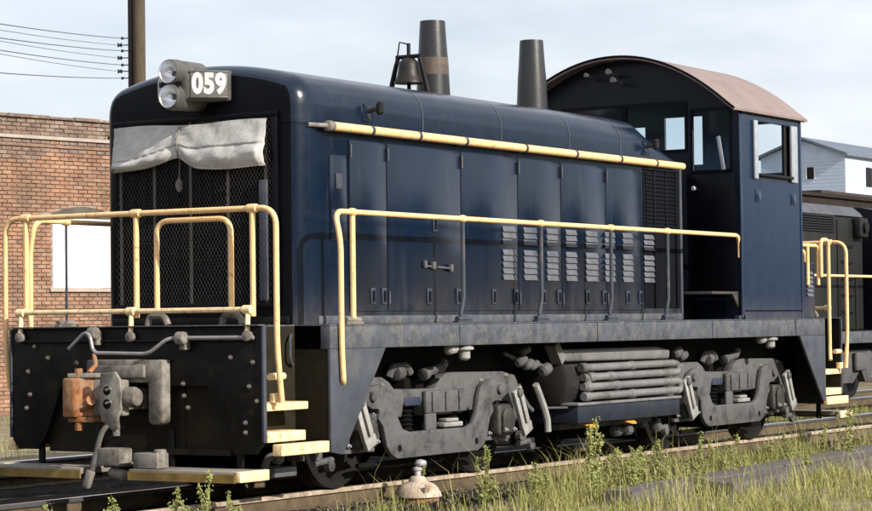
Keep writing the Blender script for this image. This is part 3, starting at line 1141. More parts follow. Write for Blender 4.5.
# upper shell with rounded front, shoulders and rear taper
rings = []
for x, d in stations:
    r_ = inset(upp, d)
    rings.append([(x, y, max(z, 3.243)) for y, z in r_])
for x in (2.5, 4.5, 6.0, 7.30):
    rings.append([(x, y, z) for y, z in upp])
# the rear end is drawn down in straight lines to the low edge before the cab
rings[-1] = [(7.40, y, z) for y, z in upp]
rings.append([(HR, y, 3.255 + .03 * (1 - (y / HW) ** 2)) for y, z in upp])
mb = loft(rings)
htop = mb.build('hood_top', navytop, loco, smooth=24)
shade_front_faces(htop, nose_m)
# narrow rear neck between hood and cab, where the doorway step is
mb = MB()
mb.box(HR + .002, 9.148, -.84, .84, 1.488, 3.22)
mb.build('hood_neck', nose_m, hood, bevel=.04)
mb = MB()
mb.box(HR - .03, HR + .02, -1.135, -1.075, 1.489, 3.24)
mb.build('corner_post', plate_m, hood, bevel=.012)
# base strip
for sg in (-1, 1):
    mb = MB()
    mb.box(HF + .23, HR - .03, sg * 1.112, sg * 1.14, 1.4855, 1.56)
    mb.build('base_strip', sill_m, hood, bevel=.01)
mb = MB()
mb.box(HF - .02, HF + .012, -.98, .98, 1.493, 1.56)
mb.build('base_strip', black, hood, bevel=.01)
# roof seams
for x in (2.9, 4.35, 5.75, 6.9):
    mb = MB()
    rA = inset(upp, -.004)
    mb2 = loft([[(x, y, z) for y, z in rA], [(x + .012, y, z) for y, z in rA]], False, False)
    mb2.build('roof_seam', sill_m, htop, fixn=False)
# doors on both sides (each a panel proud of the hood)
latchm = M('latch_navy', (0.035, 0.042, 0.062), .5, var=.4, scale=20)
seams = [1.66, 2.265, 3.56, 4.65, 5.54, 6.53, 7.38]
for sg in (-1, 1):
    for a, b in zip(seams[:-1], seams[1:]):
        mb = MB()
        mb.box(a + .009, b - .009, sg * 1.1205, sg * 1.130, 1.60, 3.13)
        dr = mb.build('door', navy, hood, bevel=.004)
        for zz in (3.03, 1.72):
            mb = MB()
            mb.tube([(a + .02, sg * 1.135, zz - .06), (a + .02, sg * 1.135, zz + .06)], .012, 6)
            mb.build('hinge', steel, dr)
        if sg > 0:
            continue
        mb = MB()
        mb.box(a - .008, a + .008, -1.1255, -1.1195, 1.60, 3.13)
        mb.build('door_gap', seam_m, hood, smooth=0)
        for zz, xx in ((1.735, b - .07), (1.735, (a + b) / 2 + .05), (2.42, b - .48 if b - a > 1.1 else None)):
            if xx is None or (a < 2 and zz > 2):
                continue
            mb = MB()
            mb.box(xx - .04, xx + .04, -1.1425, -1.1305, zz - .075, zz + .075)
            lt = mb.build('latch', latchm, dr, bevel=.006)
            mb = MB()
            mb.box(xx - .018, xx + .018, -1.148, -1.143, zz - .05, zz + .05)
            mb.build('latch_lever', seam_m, lt, smooth=0)
# louvers: eight columns of eight
cols_ = [(4.332, 4.588), (4.748, 5.012), (5.218, 5.449), (5.619, 5.857), (6.054, 6.321), (6.480, 6.709), (6.894, 7.13), (7.418, 7.662)]
zsl = [2.405 - .062 * k for k in range(3)] + [2.175 - .062 * k for k in range(5)]
lvm = {}
for a, b in cols_:
    wv = round(b - a - .005, 2)
    if wv not in lvm:
        mb = MB()
        h = wv / 2
        mb.add([(-h, 0, -.024), (h, 0, -.024), (h, 0, .031), (-h, 0, .031), (-h, -.020, -.024), (h, -.020, -.024), (h, -.004, .031), (-h, -.004, .031)],
               [(0, 3, 2, 1), (4, 5, 6, 7), (0, 1, 5, 4), (1, 2, 6, 5), (2, 3, 7, 6), (3, 0, 4, 7)])
        lvm[wv] = mb.mesh('louver', louvm, bevel=.005)
    for zz in zsl:
        place('louver', lvm[wv], ((a + b) / 2, -1.1305 if a < 7.3 else -1.1205, zz), hood)
# dark radiator grille bars by the rear of the hood
mb = MB()
mb.box(7.42, 8.31, -1.126, -1.1202, 1.62, 3.16)
gb = mb.build('side_grille', seam_m, hood, smooth=0)
bar = MB()
bar.box(-.40, .40, -.012, 0, -.006, .012)
barm = bar.mesh('grille_bar', nose_m, smooth=0)
for i in range(24):
    z = 3.10 - i * .044
    if z < 2.46:
        break
    place('grille_bar', barm, (7.87, -1.1265, z), gb)
for x in (7.66, 7.95, 8.2):
    mb = MB()
    mb.box(x, x + .03, -1.142, -1.1265, 1.62, 3.15)
    mb.build('grille_post', nose_m, gb, bevel=.004)
# yellow pipe handrail on the hood shoulders
for sg in (-1, 1):
    mb = MB()
    mb.tube([(1.33, sg * 1.185, 3.225), (8.30, sg * 1.185, 3.225)], .040, 14)
    pr = mb.build('hood_pipe', yellow, loco)
    mb = MB()
    mb.lathe([(.02, -.10), (.045, -.09), (.048, -.03), (.043, 0)], (1.33, sg * 1.185, 3.225), (1, 0, 0), 14)
    mb.tube([(1.24, sg * 1.185, 3.225), (1.05, sg * 1.12, 3.225)], .02, 8)
    mb.build('pipe_end', castgray if sg < 0 else darkiron, pr)  # far end takes a darker material: its shade is put into the colour
    for x in (1.93, 2.72, 3.55, 4.7, 5.75, 6.75, 7.6):
        mb = MB()
        mb.lathe([(.041, -.02), (.047, -.018), (.047, .018), (.041, .02)], (x, sg * 1.185, 3.225), (1, 0, 0), 14)
        mb.tube([(x, sg * 1.185, 3.20), (x, sg * 1.115, 3.19)], .014, 6)
        mb.build('pipe_clamp', steel, pr)
# bits on the side
mb = MB()
mb.box(1.36, 1.62, -1.128, -1.121, 2.22, 2.98)
ht = mb.build('sand_hatch', navy, hood, bevel=.004)
for z0, z1 in ((2.23, 2.50),):
    mb = MB()
    mb.box(1.375, 1.605, -1.136, -1.1285, z0, z1)
    mb.build('hatch_panel', navytop, ht, bevel=.004)
mb = MB()
mb.box(1.44, 1.54, -1.14, -1.1285, 2.68, 2.82)
mb.build('hatch_latch', steel, ht, bevel=.008)
mb = MB()
mb.tube([(2.86, -1.15, 2.02), (3.36, -1.15, 2.0)], .011, 8)
mb.box(2.86, 2.90, -1.16, -1.131, 2.0, 2.07)
mb.box(2.99, 3.04, -1.17, -1.131, 1.99, 2.06)
mb.box(3.31, 3.36, -1.165, -1.131, 1.97, 2.04)
mb.build('door_handle', M('worn_handle', (0.10, 0.10, 0.105), .5), hood, bevel=.005)
for x in (1.95, 7.48):
    mb = MB()
    mb.prism([(x - .07, 3.31), (x + .07, 3.31), (x + .05, 3.45), (x - .03, 3.47)], 'y', -1.135, -1.10)
    lbk = mb.build('lamp_bracket', navytop, hood, bevel=.008)
    mb = MB()
    mb.tube([(x + .02, -1.12, 3.40), (x + .06, -1.22, 3.43)], .02, 8)
    mb.lathe([(.02, -.06), (.035, -.04), (.035, .04), (.02, .06)], (x + .07, -1.23, 3.43), (0, 0, 1), 10)
    mb.build('bracket_arm', darkiron, lbk)

# ---- radiator front: frame, shutters, wire screen
gy0, gy1, gz0, gz1 = -.84, .90, 1.68, 3.30
mb = MB()
mb.box(HF - .007, HF - .0035, gy0, gy1, gz0, gz1)
gf = mb.build('radiator_opening', seam_m, loco, smooth=0)
for (a, b, c, d) in ((gy0 - .05, gy0, gz0, gz1), (gy1, gy1 + .05, gz0, gz1), (gy0 - .05, gy1 + .05, gz0 - .05, gz0 - .0005), (gy0 - .05, gy1 + .05, gz1 + .0005, gz1 + .05)):
    mb = MB()
    mb.box(HF - .05, HF - .0035, a, b, c, d)
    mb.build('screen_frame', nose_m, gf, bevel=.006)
for i in range(14):
    y = gy0 + .06 + i * (gy1 - gy0 - .12) / 13
    mb = MB()
    mb.obox((HF - .022, y, (gz0 + gz1) / 2), (.022, .006, gz1 - gz0 - .06), (1, .6, 0), (-.6, 1, 0))
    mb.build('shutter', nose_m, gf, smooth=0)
for y in (.855, .465, .055, -.36, -.775):
    mb = MB()
    mb.box(HF - .044, HF - .036, y - .014, y + .014, gz0 + .002, gz1 - .002)
    mb.build('screen_bar', M('dull_bar', (0.10, 0.095, 0.085), .6), gf, smooth=0)
mb = MB()
px_, pz_ = .037, .064
k = (pz_ / px_)
c0 = gz0 - k * (gy1 - gy0)
c = c0
while c < gz1:
    for sgn in (1, -1):
        pts = []
        for y in (gy0, gy1):
            zz = c + k * ((y - gy0) if sgn > 0 else (gy1 - y))
            pts.append((y, zz))
        (ya, za), (yb, zb) = pts
        if sgn < 0:
            (ya, za), (yb, zb) = pts[1], pts[0]
        # clip to opening
        t0 = max(0, (gz0 - za) / (zb - za))
        t1 = min(1, (gz1 - za) / (zb - za))
        if t1 > t0 + .002:
            A = (HF - .047 - (.002 if sgn > 0 else 0), ya + (yb - ya) * t0, za + (zb - za) * t0)
            B = (HF - .047 - (.002 if sgn > 0 else 0), ya + (yb - ya) * t1, za + (zb - za) * t1)
            mb.tube([A, B], .0012, 3, cap=False)
    c += pz_
scr = mb.build('wire_screen', meshm, gf, smooth=0, fixn=False)
tag(scr, kind='stuff')
mb = MB()
mb.box(HF - .075, HF - .052, -.805, -.72, 1.70, 2.75)
mb.build('side_flap', plate_m, gf, bevel=.004)
mb = MB()
mb.lathe([(.012, .06), (.03, .03), (.035, -.02), (.015, -.06)], (HF - .07, .16, 2.74), (0, 0, 1), 10)
mb.tube([(HF - .07, .16, 2.8), (HF - .07, .15, 2.98)], .006, 5)
mb.build('pull_weight', castgray, gf)

# ---- canvas cover hanging over the radiator
mb = MB()
nu, nv = 90, 36
ys0, ys1 = .91, -.80


def canvas_pt(u, v):
    y = ys0 + (ys1 - ys0) * u
    ztop = 3.285 + .01 * math.sin(u * 9) - .005 * u
    g_ = math.exp(-((u - .44) / .07) ** 2)
    zbot = 2.865 + .085 * math.exp(-((u - .43) / (.24 if u < .43 else .09)) ** 2) + .03 * g_ + .008 * math.sin(u * 13 + 1)
    y += (.44 - u) * .0
    z = ztop + (zbot - ztop) * v
    hem = .76 - .26 * min(1, max(0, (u - .1) / .6)) + .015 * math.sin(u * 9)
    if v < hem:
        bulge = .012 + .07 * (v / hem) ** 1.1
    else:                                    # rolled hem
        t = (v - hem) / (1 - hem)
        bulge = .062 + .05 * math.sin(min(1, t * 1.05) * math.pi) ** .8 * (1 - .55 * g_)
    bulge *= 1 - .3 * g_ * v
    bulge *= .55 + .45 * min(1, min(u, 1 - u) / .03)
    wr = .006 * math.sin((u * 74 + v * 16) * (1 if u < .45 else -1)) * (v * (1.1 - v)) * math.exp(-((u - .22) / .2) ** 2) * 1.6
    wr += .003 * math.sin((u - .45) * 40 * (.5 + v)) * math.exp(-((u - .45) / .22) ** 2) * (.3 + v)
    wr += .004 * math.sin(u * 27 - v * 9 + 1) + .005 * (mnoise.noise(Vector((u * 14, v * 5, 0)))) + .006 * (mnoise.noise(Vector((u * 30 + 9 * v, v * 8, 3))))
    return Vector((HF - .055 - bulge - wr, y, z))


for j in range(nv + 1):
    for i in range(nu + 1):
        mb.v.append(tuple(canvas_pt(i / nu, j / nv)))
for j in range(nv):
    for i in range(nu):
        a = j * (nu + 1) + i
        mb.f.append((a, a + 1, a + nu + 2, a + nu + 1))
NV = len(mb.v)
bk = [(p[0] + .007, p[1], p[2]) for p in mb.v]
nf = len(mb.f)
mb.v += bk
mb.f += [tuple(reversed([i + NV for i in f])) for f in mb.f[:nf]]
rim = [i for i in range(nu + 1)] + [(j + 1) * (nu + 1) - 1 for j in range(1, nv + 1)] + [nv * (nu + 1) + i for i in range(nu - 1, -1, -1)] + [j * (nu + 1) for j in
                                                                                                                                   range(nv - 1, 0, -1)]
for a, b in zip(rim, rim[1:] + rim[:1]):
    mb.f.append((a, b, b + NV, a + NV))
cv = mb.build('canvas_cover', canvas, None, smooth=60)
tag(cv, 'grey canvas winter cover tied across the top of the nose radiator', 'canvas cover')
mb = MB()
mb.tube([(HF - .05, .95, 2.90), (HF - .17, .86, 2.90)], .014, 6)
mb.tube([canvas_pt(.45, .05) + Vector((-.012, 0, 0)), canvas_pt(.45, .5) + Vector((-.014, 0, 0)), canvas_pt(.45, .98) + Vector((-.02, 0, 0))], .007, 5)
mb.build('tie_cord', castgray, cv)

# ---- headlight with number boards
mb = MB()
hzc = (3.715, 3.497)
hb = [(.60, -.115), (.86, -.375), (1.05, -.375), (1.05, .375), (.86, .375), (.60, .115)]
mb.prism(hb, 'z', 3.465, 3.735)
hl = mb.build('headlight', housing, loco, bevel=.022, seg=3)
mb = MB()
# oblong lamp housing
pts = []
for i in range(13):
    a = math.pi * i / 12
    pts.append((.113 * math.cos(a), hzc[0] + .113 * math.sin(a)))
for i in range(13):
    a = math.pi + math.pi * i / 12
    pts.append((.113 * math.cos(a), hzc[1] + .113 * math.sin(a)))
mb.prism(pts, 'x', .615, .95)
mb.build('lamp_housing', housing, hl, bevel=.008)
mb = MB()
mb.prism([(.125, 3.585), (.125, 3.627), (-.125, 3.627), (-.125, 3.585)], 'x', .543, .56)
mb.build('lamp_face', darkiron, hl, smooth=0)
for zz in hzc:
    mb = MB()
    mb.lathe([(.099, -.035), (.106, -.030), (.112, -.01), (.118, .072)], (.545, 0, zz), (1, 0, 0), 28, caps=False)
    mb.build('lamp_rim', housing, hl)
    mb = MB()
    mb.lathe([(.100, -.034), (.094, -.012), (.078, .022), (.050, .048), (.022, .060), (.018, .061)], (.545, 0, zz), (1, 0, 0), 28, caps=False)
    mb.build('reflector', silver, hl, smooth=60)
    mb = MB()
    mb.lathe([(.001, -.006), (.014, -.002), (.014, .02)], (.540, 0, zz), (1, 0, 0), 10)
    mb.build('bulb', silver, hl)
# number boards
for sg in (-1, 1):
    a = Vector((.60, sg * .115, 0))
    b = Vector((.86, sg * .375, 0))
    t = (b - a).normalized()
    nrm = Vector((-t.y * -sg * -1, 0, 0))
    nrm = Vector((-1, sg, 0)).normalized()
    c = (a + b) / 2 + nrm * .004
    mb = MB()
    mb.obox((c.x + t.x * .03, c.y + t.y * .03, 3.605), (.325, .012, .222), t, nrm)
    nb = mb.build('number_board', M('number_board_grey', (0.13, 0.125, 0.115), .5, var=.15, scale=12), hl, bevel=.003)
    for dz in (-.112, .112):
        mb = MB()
        mb.obox((c.x + t.x * .03, c.y + t.y * .03, 3.605 + dz), (.345, .024, .014), t, nrm)
        mb.build('board_frame', housing, nb, bevel=.003)
    for k, ch in enumerate('059'):
        cu = bpy.data.curves.new('numeral', 'FONT')
        cu.body = ch
        cu.size = .24
        cu.align_x = 'CENTER'
        cu.align_y = 'CENTER'
        cu.extrude = .002
        cu.offset = .0125
        to = bpy.data.objects.new('tmp', cu)
        COL.objects.link(to)
        bpy.context.view_layer.update()
        me = bpy.data.meshes.new_from_object(to.evaluated_get(bpy.context.evaluated_depsgraph_get()))
        bpy.data.objects.remove(to)
        me.name = 'numeral'
        me.materials.clear()
        me.materials.append(white)
        # text frame: right = reading direction seen from outside
        rgt = t if sg < 0 else -t
        pos_ = Vector((c.x + t.x * .03, c.y + t.y * .03, 3.605)) + rgt * ((k - 1) * .103) + nrm * .0095
        mat3 = Matrix((rgt * .78, Vector((0, 0, 1)), nrm)).transposed()
        for v in me.vertices:
            v.co = mat3 @ v.co
        place('numeral', me, pos_, nb)

# ---- stacks
for xc, in ((4.885,), (6.955,)):
    burn = xc < 5
    zb = 3.80
    mb = MB()
    r0_, r1_ = .178, .132
    mb.lathe([(r0_, 0), (.172, .12), (.158, .42), (.150, .50), (r1_, .80), (r1_ - .002, .815), (r1_ - .02, .815), (r1_ - .02, .3), (.05, .28)], (xc, 0, zb), n=32)
    st_ = mb.build('exhaust_stack', stack_m, loco, smooth=50)
    if burn:
        mb = MB()
        mb.lathe([(.1672, .25), (.1615, .38), (.1585, .43)], (xc, 0, zb), n=32, caps=False)
        mb.build('heat_stain_band', stack_burn, st_)
    mb = MB()
    mb.lathe([(.21, -.02), (.21, .03), (.185, .04)], (xc, 0, zb), n=32)
    mb.build('collar', navytop, st_)

# ---- bell on its yoke
bx = 4.42
mb = MB()
mb.box(bx - .16, bx + .16, -.26, .26, 3.78, 3.83)
bl = mb.build('bell_stand', darkiron, loco, bevel=.01)
for sg in (-1, 1):
    mb = MB()
    mb.tube([(bx, sg * .235, 3.80), (bx, sg * .20, 3.95), (bx, sg * .16, 4.10), (bx, sg * .125, 4.21)], .03, 8, r1=.022)
    mb.build('yoke_arm', darkiron, bl, smooth=50)
mb = MB()
mb.lathe([(.152, -.02), (.150, .0), (.135, .02), (.115, .08), (.105, .15), (.095, .20), (.06, .235), (.02, .245)], (bx, 0, 3.95), n=24)
mb.build('bell', brassm, bl, smooth=60)
mb = MB()
mb.tube([(bx, -.15, 4.205), (bx, .15, 4.205)], .022, 8)
mb.tube([(bx, .0, 4.18), (bx, .0, 4.34)], .022, 6)
mb.tube([(bx, .14, 4.20), (bx, .11, 4.36), (bx, .0, 4.33)], .009, 5)
mb.build('bell_crank', darkiron, bl)
mb = MB()
mb.tube([(bx, 0, 4.0), (bx, 0, 3.86)], .02, 8)
mb.build('clapper', darkiron, bl)

# ---- cab
CX0, CX1 = 9.15, 10.95


def arch(y):
    return 3.93 + .68 * max(0.0, 1 - (abs(y) / 1.53) ** 2.05)


yy = sorted(set([round(a, 3) for a in lin(-1.5, 1.5, 25)] + [-1.39, -.9, -.82, -.44, -.40, -.02, .02, .40, .44, .82, .9, 1.39]))
fh = [(-.82, -.02, 3.48, 4.04), (-1.39, -.9, 3.22, 3.94), (.02, .82, 3.48, 4.04), (.9, 1.39, 3.22, 3.94)]
zv = [ZD + .001, 3.22, 3.48, 3.94, 4.04, 4.2]


def cabwall(x0, th, holes, name, mat):
    """front/rear cab wall: sheet up to the windows then an arched head"""
    mb = wall_grid(yy, [ZD + .001, 3.22, 3.48, 3.9, 3.94], [h if h[3] <= 3.94 else (h[0], h[1], h[2], 3.94) for h in holes], lambda u, v, d: (x0 + d, u, v), th)
    up_ = MB()
    top = wall_grid(yy, [3.94, 4.04, 4.2], [(h[0], h[1], 3.94, h[3]) for h in holes if h[3] > 3.94], lambda u, v, d: (x0 + d, u, min(v, max(arch(u) - .02, 3.9401))), th,
                    topfn=lambda u: max(arch(u) - .02, 3.9402))
    mb.add(top.v, top.f)
    return mb.build(name, mat, loco, smooth=0, fixn=False)


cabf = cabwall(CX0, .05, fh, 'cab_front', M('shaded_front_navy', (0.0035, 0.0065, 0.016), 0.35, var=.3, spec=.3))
rh = [(-.20, .33, 3.43, 4.04), (-1.30, -.90, 3.28, 3.89), (.6, 1.2, 3.43, 3.94)]
yy = sorted(set([round(a, 3) for a in lin(-1.5, 1.5, 25)] + [-.20, .33, -1.30, -.90, .6, 1.2]))


def cabwall_rear():
    zs = [ZD + .001, 3.28, 3.43, 3.89, 3.94]
    mb = wall_grid(yy, zs, [(h[0], h[1], h[2], min(h[3], 3.94)) for h in rh], lambda u, v, d: (CX1 - d, u, v), .05)
    top = wall_grid(yy, [3.94, 4.04, 4.2], [(h[0], h[1], 3.94, h[3]) for h in rh if h[3] > 3.94], lambda u, v, d: (CX1 - d, u, min(v, max(arch(u) - .02, 3.9401))), .05,
                    topfn=lambda u: max(arch(u) - .02, 3.9402))
    mb.add(top.v, top.f)
    return mb.build('cab_rear', cabblue, loco, smooth=0, fixn=False)


cabr = cabwall_rear()
lining = M('cab_lining_blue', (0.12, 0.21, 0.38), .6, var=.2)
cabr.data.materials.append(lining)
for p in cabr.data.polygons:
    if p.normal.x < -.5 or (abs(p.normal.x) > .5 and all(abs(cabr.data.vertices[i].co.x + WL[cabr.name].x - (CX1 - .05)) < .002 for i in p.vertices)):
        p.material_index = 1
for sg in (-1, 1):
    so_ = (9.56, 10.74, 3.20, 3.82)
    mb = wall_grid([CX0 + .052, so_[0], so_[1], CX1 - .052], [ZD + .001, so_[2], so_[3], 3.925], [so_], lambda u, v, d: (u, sg * 1.5 - sg * d, v), .05)
    cs = mb.build('cab_side', cabblue, loco, smooth=0)
    for x in (CX0 + .025, CX1 - .025):
        mb = MB()
        mb.box(x - .029, x + .029, sg * 1.497, sg * 1.506, 1.50, 3.92)
        mb.build('corner_strip', cabblue, cs, bevel=.003)
    for xa, xb in ((9.52, 9.62), (10.60, 10.78)):
        mb = MB()
        mb.box(xa, xb, sg * 1.501, sg * 1.535, 3.13, 3.82)
        sh_ = mb.build('window_guide', lightgrey, cs, bevel=.012)
    mb = MB()
    mb.box(10.46, 10.53, sg * 1.46, sg * 1.49, 3.20, 3.82)
    mb.build('window_post', darkiron, cs, smooth=0)
    mb = MB()
    mb.box(9.62, 10.60, sg * 1.501, sg * 1.56, 3.165, 3.198)
    mb.build('arm_rest', darkiron, cs, bevel=.008)
    mb = MB()
    mb.box(10.535, 10.74, sg * 1.470, sg * 1.476, 3.202, 3.818)
    mb.build('pane', glass, cs, smooth=0)
    mb = MB()
    mb.box(9.25, 10.9, sg * 1.5015, sg * 1.508, 1.575, 1.59)
    mb.build('base_moulding', seam_m, cs, smooth=0)
    for xx in (9.58, 10.62):
        mb = MB()
        mb.box(xx, xx + .16, sg * 1.5015, sg * 1.506, 2.86, 3.0)
        mb.build('access_plate', cabblue, cs, bevel=.002)
mb = MB()
for h in fh:
    mb = MB()
    mb.box(CX0 + .02, CX0 + .026, h[0] + .001, h[1] - .001, h[2] + .001, h[3] - .001)
    mb.build('pane', glass, cabf, smooth=0)
    mb = MB()
    for (a, b, c, d) in ((h[0] - .02, h[0] + .012, h[2] - .02, h[3] + .02), (h[1] - .012, h[1] + .02, h[2] - .02, h[3] + .02),
                         (h[0] + .013, h[1] - .013, h[2] - .02, h[2] + .012), (h[0] + .013, h[1] - .013, h[3] - .012, h[3] + .02)):
        mb.box(CX0 - .012, CX0 - .001, a, b, c, d)
    mb.build('window_frame', nose_m, cabf, smooth=0)
for h in rh:
    mb = MB()
    mb.box(CX1 - .03, CX1 - .024, h[0] + .001, h[1] - .001, h[2] + .001, h[3] - .001)
    mb.build('pane', glass, cabr, smooth=0)
# cab door in front wall: seam + handle, white wiper
mb = MB()
mb.box(CX0 - .018, CX0 - .001, -1.44, -.87, 1.82, 3.18)
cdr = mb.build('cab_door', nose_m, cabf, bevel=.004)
mb = MB()
mb.lathe([(.02, 0), (.03, -.03), (.02, -.05)], (CX0 - .02, -.93, 3.02), (1, 0, 0), 10)
mb.build('door_handle', lightgrey, cdr)
mb = MB()
mb.obox((CX0 - .03, -1.28, 3.42), (.012, .05, .40), (1, 0, 0), (0, 1, -.16))
mb.build('grab_handle', lightgrey, cdr, bevel=.008)
# cab floor, interior console and seat back
mb = MB()
mb.box(CX0 + .06, CX1 - .06, -1.44, 1.44, 1.90, 1.94)
mb.build('cab_floor', intm, loco, smooth=0)
mb = MB()
mb.box(9.6, 10.1, .1, .8, 1.945, 3.1)
mb.build('control_stand', intm, loco, bevel=.03)
# roof
yr = lin(-1.56, 1.56, 33)
RXF, RXR = 8.90, 11.03
prof = []
for x, lift in ((RXF, 0), (RXF + .03, .012), (RXR - .03, .012), (RXR, 0)):
    prof.append([(x, y, arch(y) + .0 + lift if abs(y) < 1.53 else 3.915 + lift) for y in yr])
mb = loft(prof, False, False)
nb_ = len(mb.v)
und = [[(p[0], p[1] * .998, p[2] - .03) for p in ring] for ring in prof]
lo_ = loft(und, False, False)
mb.add(lo_.v, [tuple(reversed(f)) for f in lo_.f])
k = len(yr)
for i in range(3):
    for e in (0, k - 1):
        a, b = i * k + e, (i + 1) * k + e
        mb.f.append((a, b, b + nb_, a + nb_))
for j in range(k - 1):
    for e in (0, 3):
        a, b = e * k + j, e * k + j + 1
        mb.f.append((a, b, b + nb_, a + nb_))
roof = mb.build('cab_roof', roof_m, loco, smooth=45)
mb = MB()
front = [(RXF - .004, y, arch(y) + .004 if abs(y) < 1.53 else 3.917) for y in yr]
mb.tube(front, .014, 6)
mb.build('roof_edge', nose_m, roof)
for sg in (-1, 1):
    mb = MB()
    mb.tube([(RXF + .25, sg * 1.535, 3.90), (RXR - .05, sg * 1.535, 3.90)], .016, 6)
    mb.build('gutter', nose_m, roof)
# horns under the roof brow
for (y, z, r) in ((.36, 4.40, .028), (.06, 4.42, .036), (.0, 4.32, .034)):
    mb = MB()
    mb.lathe([(r, -.14), (r * .8, -.10), (r * .5, -.02), (r * .5, .12)], (9.02, y, z), (1, 0, -.15), 14)
    mb.tube([(9.02, y, z), (9.15, y, z - .02)], .015, 6)
    mb.build('horn', truckgray, cabf)
# step platform in front of cab door
for sg in (-1,):
    mb = MB()
    mb.box(8.42, 9.13, -1.47, -.86, 1.775, 1.805)
    mb.prism([(8.98, 1.774), (9.13, 1.774), (9.13, 1.62)], 'y', -1.47, -1.44)
    mb.build('door_step', M('worn_step_black', (0.05, 0.047, 0.042), .6, var=.3), loco, bevel=.004)
    mb = MB()
    mb.box(8.42, 9.13, -.88, -.86, 1.49, 1.774)
    mb.build('step_riser', grime, loco, smooth=0)

# ---- coupler
cp = MB()
cp.box(-.36, .3, -.085, .085, .78, .97)
cpl = cp.build('coupler', castgray, loco, bevel=.02)
mb = MB()
mb.prism([(-.30, .13), (-.42, .16), (-.46, .05), (-.43, -.06), (-.50, -.10), (-.50, -.30), (-.42, -.31), (-.30, -.16)], 'z', .745, 1.045)
hd = mb.build('coupler_head', castgray, cpl, bevel=.018)
mb = MB()          # guard arm plate with its two holes
mb.prism([(-.085, 1.03), (-.095, 1.10), (-.25, 1.115), (-.30, 1.05), (-.315, .93), (-.31, .80), (-.275, .73), (-.285, .645), (-.21, .63), (-.15, .68), (-.10, .70), (-.085, .78)], 'x', -.535, -.501)
gp_ = mb.build('guard_arm', castgray, hd, bevel=.01)
for zz, r_ in ((.955, .038), (.845, .042)):
    mb = MB()
    mb.lathe([(.004, 0), (r_, .0), (r_, .012)], (-.5362, -.165, zz), (1, 0, 0), 16)
    mb.build('pin_hole', grime, hd)
    mb = MB()
    mb.tube([(-.538, -.215, zz + .02), (-.538, -.155, zz + .005)], .012, 6)
    mb.build('pin', castgray, hd)
mb = MB()
mb.lathe([(.045, -.03), (.085, -.02), (.088, .05), (.07, .085), (.03, .095)], (-.44, -.33, .90), (0, -1, 0), 16)
mb.build('lock_lug', castgray, hd)
mb = MB()
mb.tube([(-.47, -.21, .66), (-.47, -.21, .58)], .03, 8)
mb.build('lock_pin', castgray, hd)
mb = MB()          # knuckle
kn = [(-.40, .05), (-.38, .22), (-.48, .275), (-.60, .26), (-.655, .20), (-.66, .09), (-.62, .055), (-.575, .115), (-.525, .135), (-.485, .10), (-.47, .045)]
mb.prism(kn, 'z', .735, 1.06)
kno = mb.build('knuckle', rust, cpl, bevel=.016)
mb = MB()
mb.prism([(-.56, .245), (-.40, .235), (-.37, .02), (-.47, .0)], 'z', 1.062, 1.10)
mb.build('knuckle_ear', castgray, kno, bevel=.008)
mb = MB()
mb.prism([(-.56, .24), (-.40, .23), (-.37, .03), (-.50, .02)], 'z', .69, .733)
mb.build('knuckle_ear', rust, kno, bevel=.008)
mb = MB()
mb.tube([(-.50, .17, 1.14), (-.50, .17, .62)], .034, 10)
mb.build('knuckle_pin', rust, kno)
mb = MB()
mb.tube([(-.52, .02, .875), (-.50, .07, .85), (-.53, .13, .83)], .045, 8)
mb.build('knuckle_lug', rust, kno)
# striker casting around the shank
mb = MB()
mb.prism([(-.42, .68), (-.42, 1.205), (.42, 1.205), (.42, .70), (.27, .70), (.27, 1.01), (-.26, 1.01), (-.26, .68), (-.30, .655), (-.38, .655)], 'x', -.12, -.001)
stk = mb.build('striker', castgray, loco, bevel=.022)
mb = MB()
mb.box(-.16, -.121, -.25, .30, 1.05, 1.165)
mb.build('striker_lip', castgray, stk, bevel=.018)
mb = MB()
mb.tube(fillet([(-.06, -.58, 1.385), (-.14, -.50, 1.385), (-.16, -.30, 1.255), (-.16, .30, 1.265), (-.16, .335, 1.42), (-.13, .42, 1.44), (-.13, .60, 1.30)], .06, 5), .016, 8)
cl = mb.build('cut_lever', bare, loco)
mb = MB()
mb.tube([(-.02, -1.30, 1.385), (-.06, -.58, 1.385)], .018, 8)
mb.build('lever_rod', bare, cl)
for y, z in ((-.60, 1.385), (.36, 1.43)):
    mb = MB()
    mb.lathe([(.03, -.05), (.055, -.04), (.055, .04), (.03, .05)], (-.09, y, z), (0, 1, 0), 12)
    mb.box(-.08, -.001, y - .03, y + .03, z - .10, z + .02)
    mb.build('lever_bracket', castgray, cl, bevel=.008)
mb = MB()
mb.tube([(-.16, .29, 1.25), (-.22, .22, 1.16), (-.36, .18, 1.10)], .02, 8)
mb.build('lift_link', rust, cl)
# air hose and glad hand
mb = MB()
mb.tube(fillet([(-.03, .16, .70), (-.20, .17, .62), (-.28, .18, .40), (-.30, .22, .22)], .1, 5), .024, 10)
ah = mb.build('air_hose', M('perished_rubber', (0.09, 0.082, 0.075), .75, var=.35, scale=14, grain=.2), loco)
mb = MB()
mb.obox((-.30, .24, .20), (.06, .07, .16), (1, 0, 0), (0, 1, .4))
mb.build('glad_hand', castgray, ah, bevel=.018)
mb = MB()
mb.lathe([(.02, -.03), (.035, -.02), (.035, .02), (.02, .03)], (-.1, .14, .73), (1, 0, 0), 8)
mb.build('hose_cock', castgray, ah)

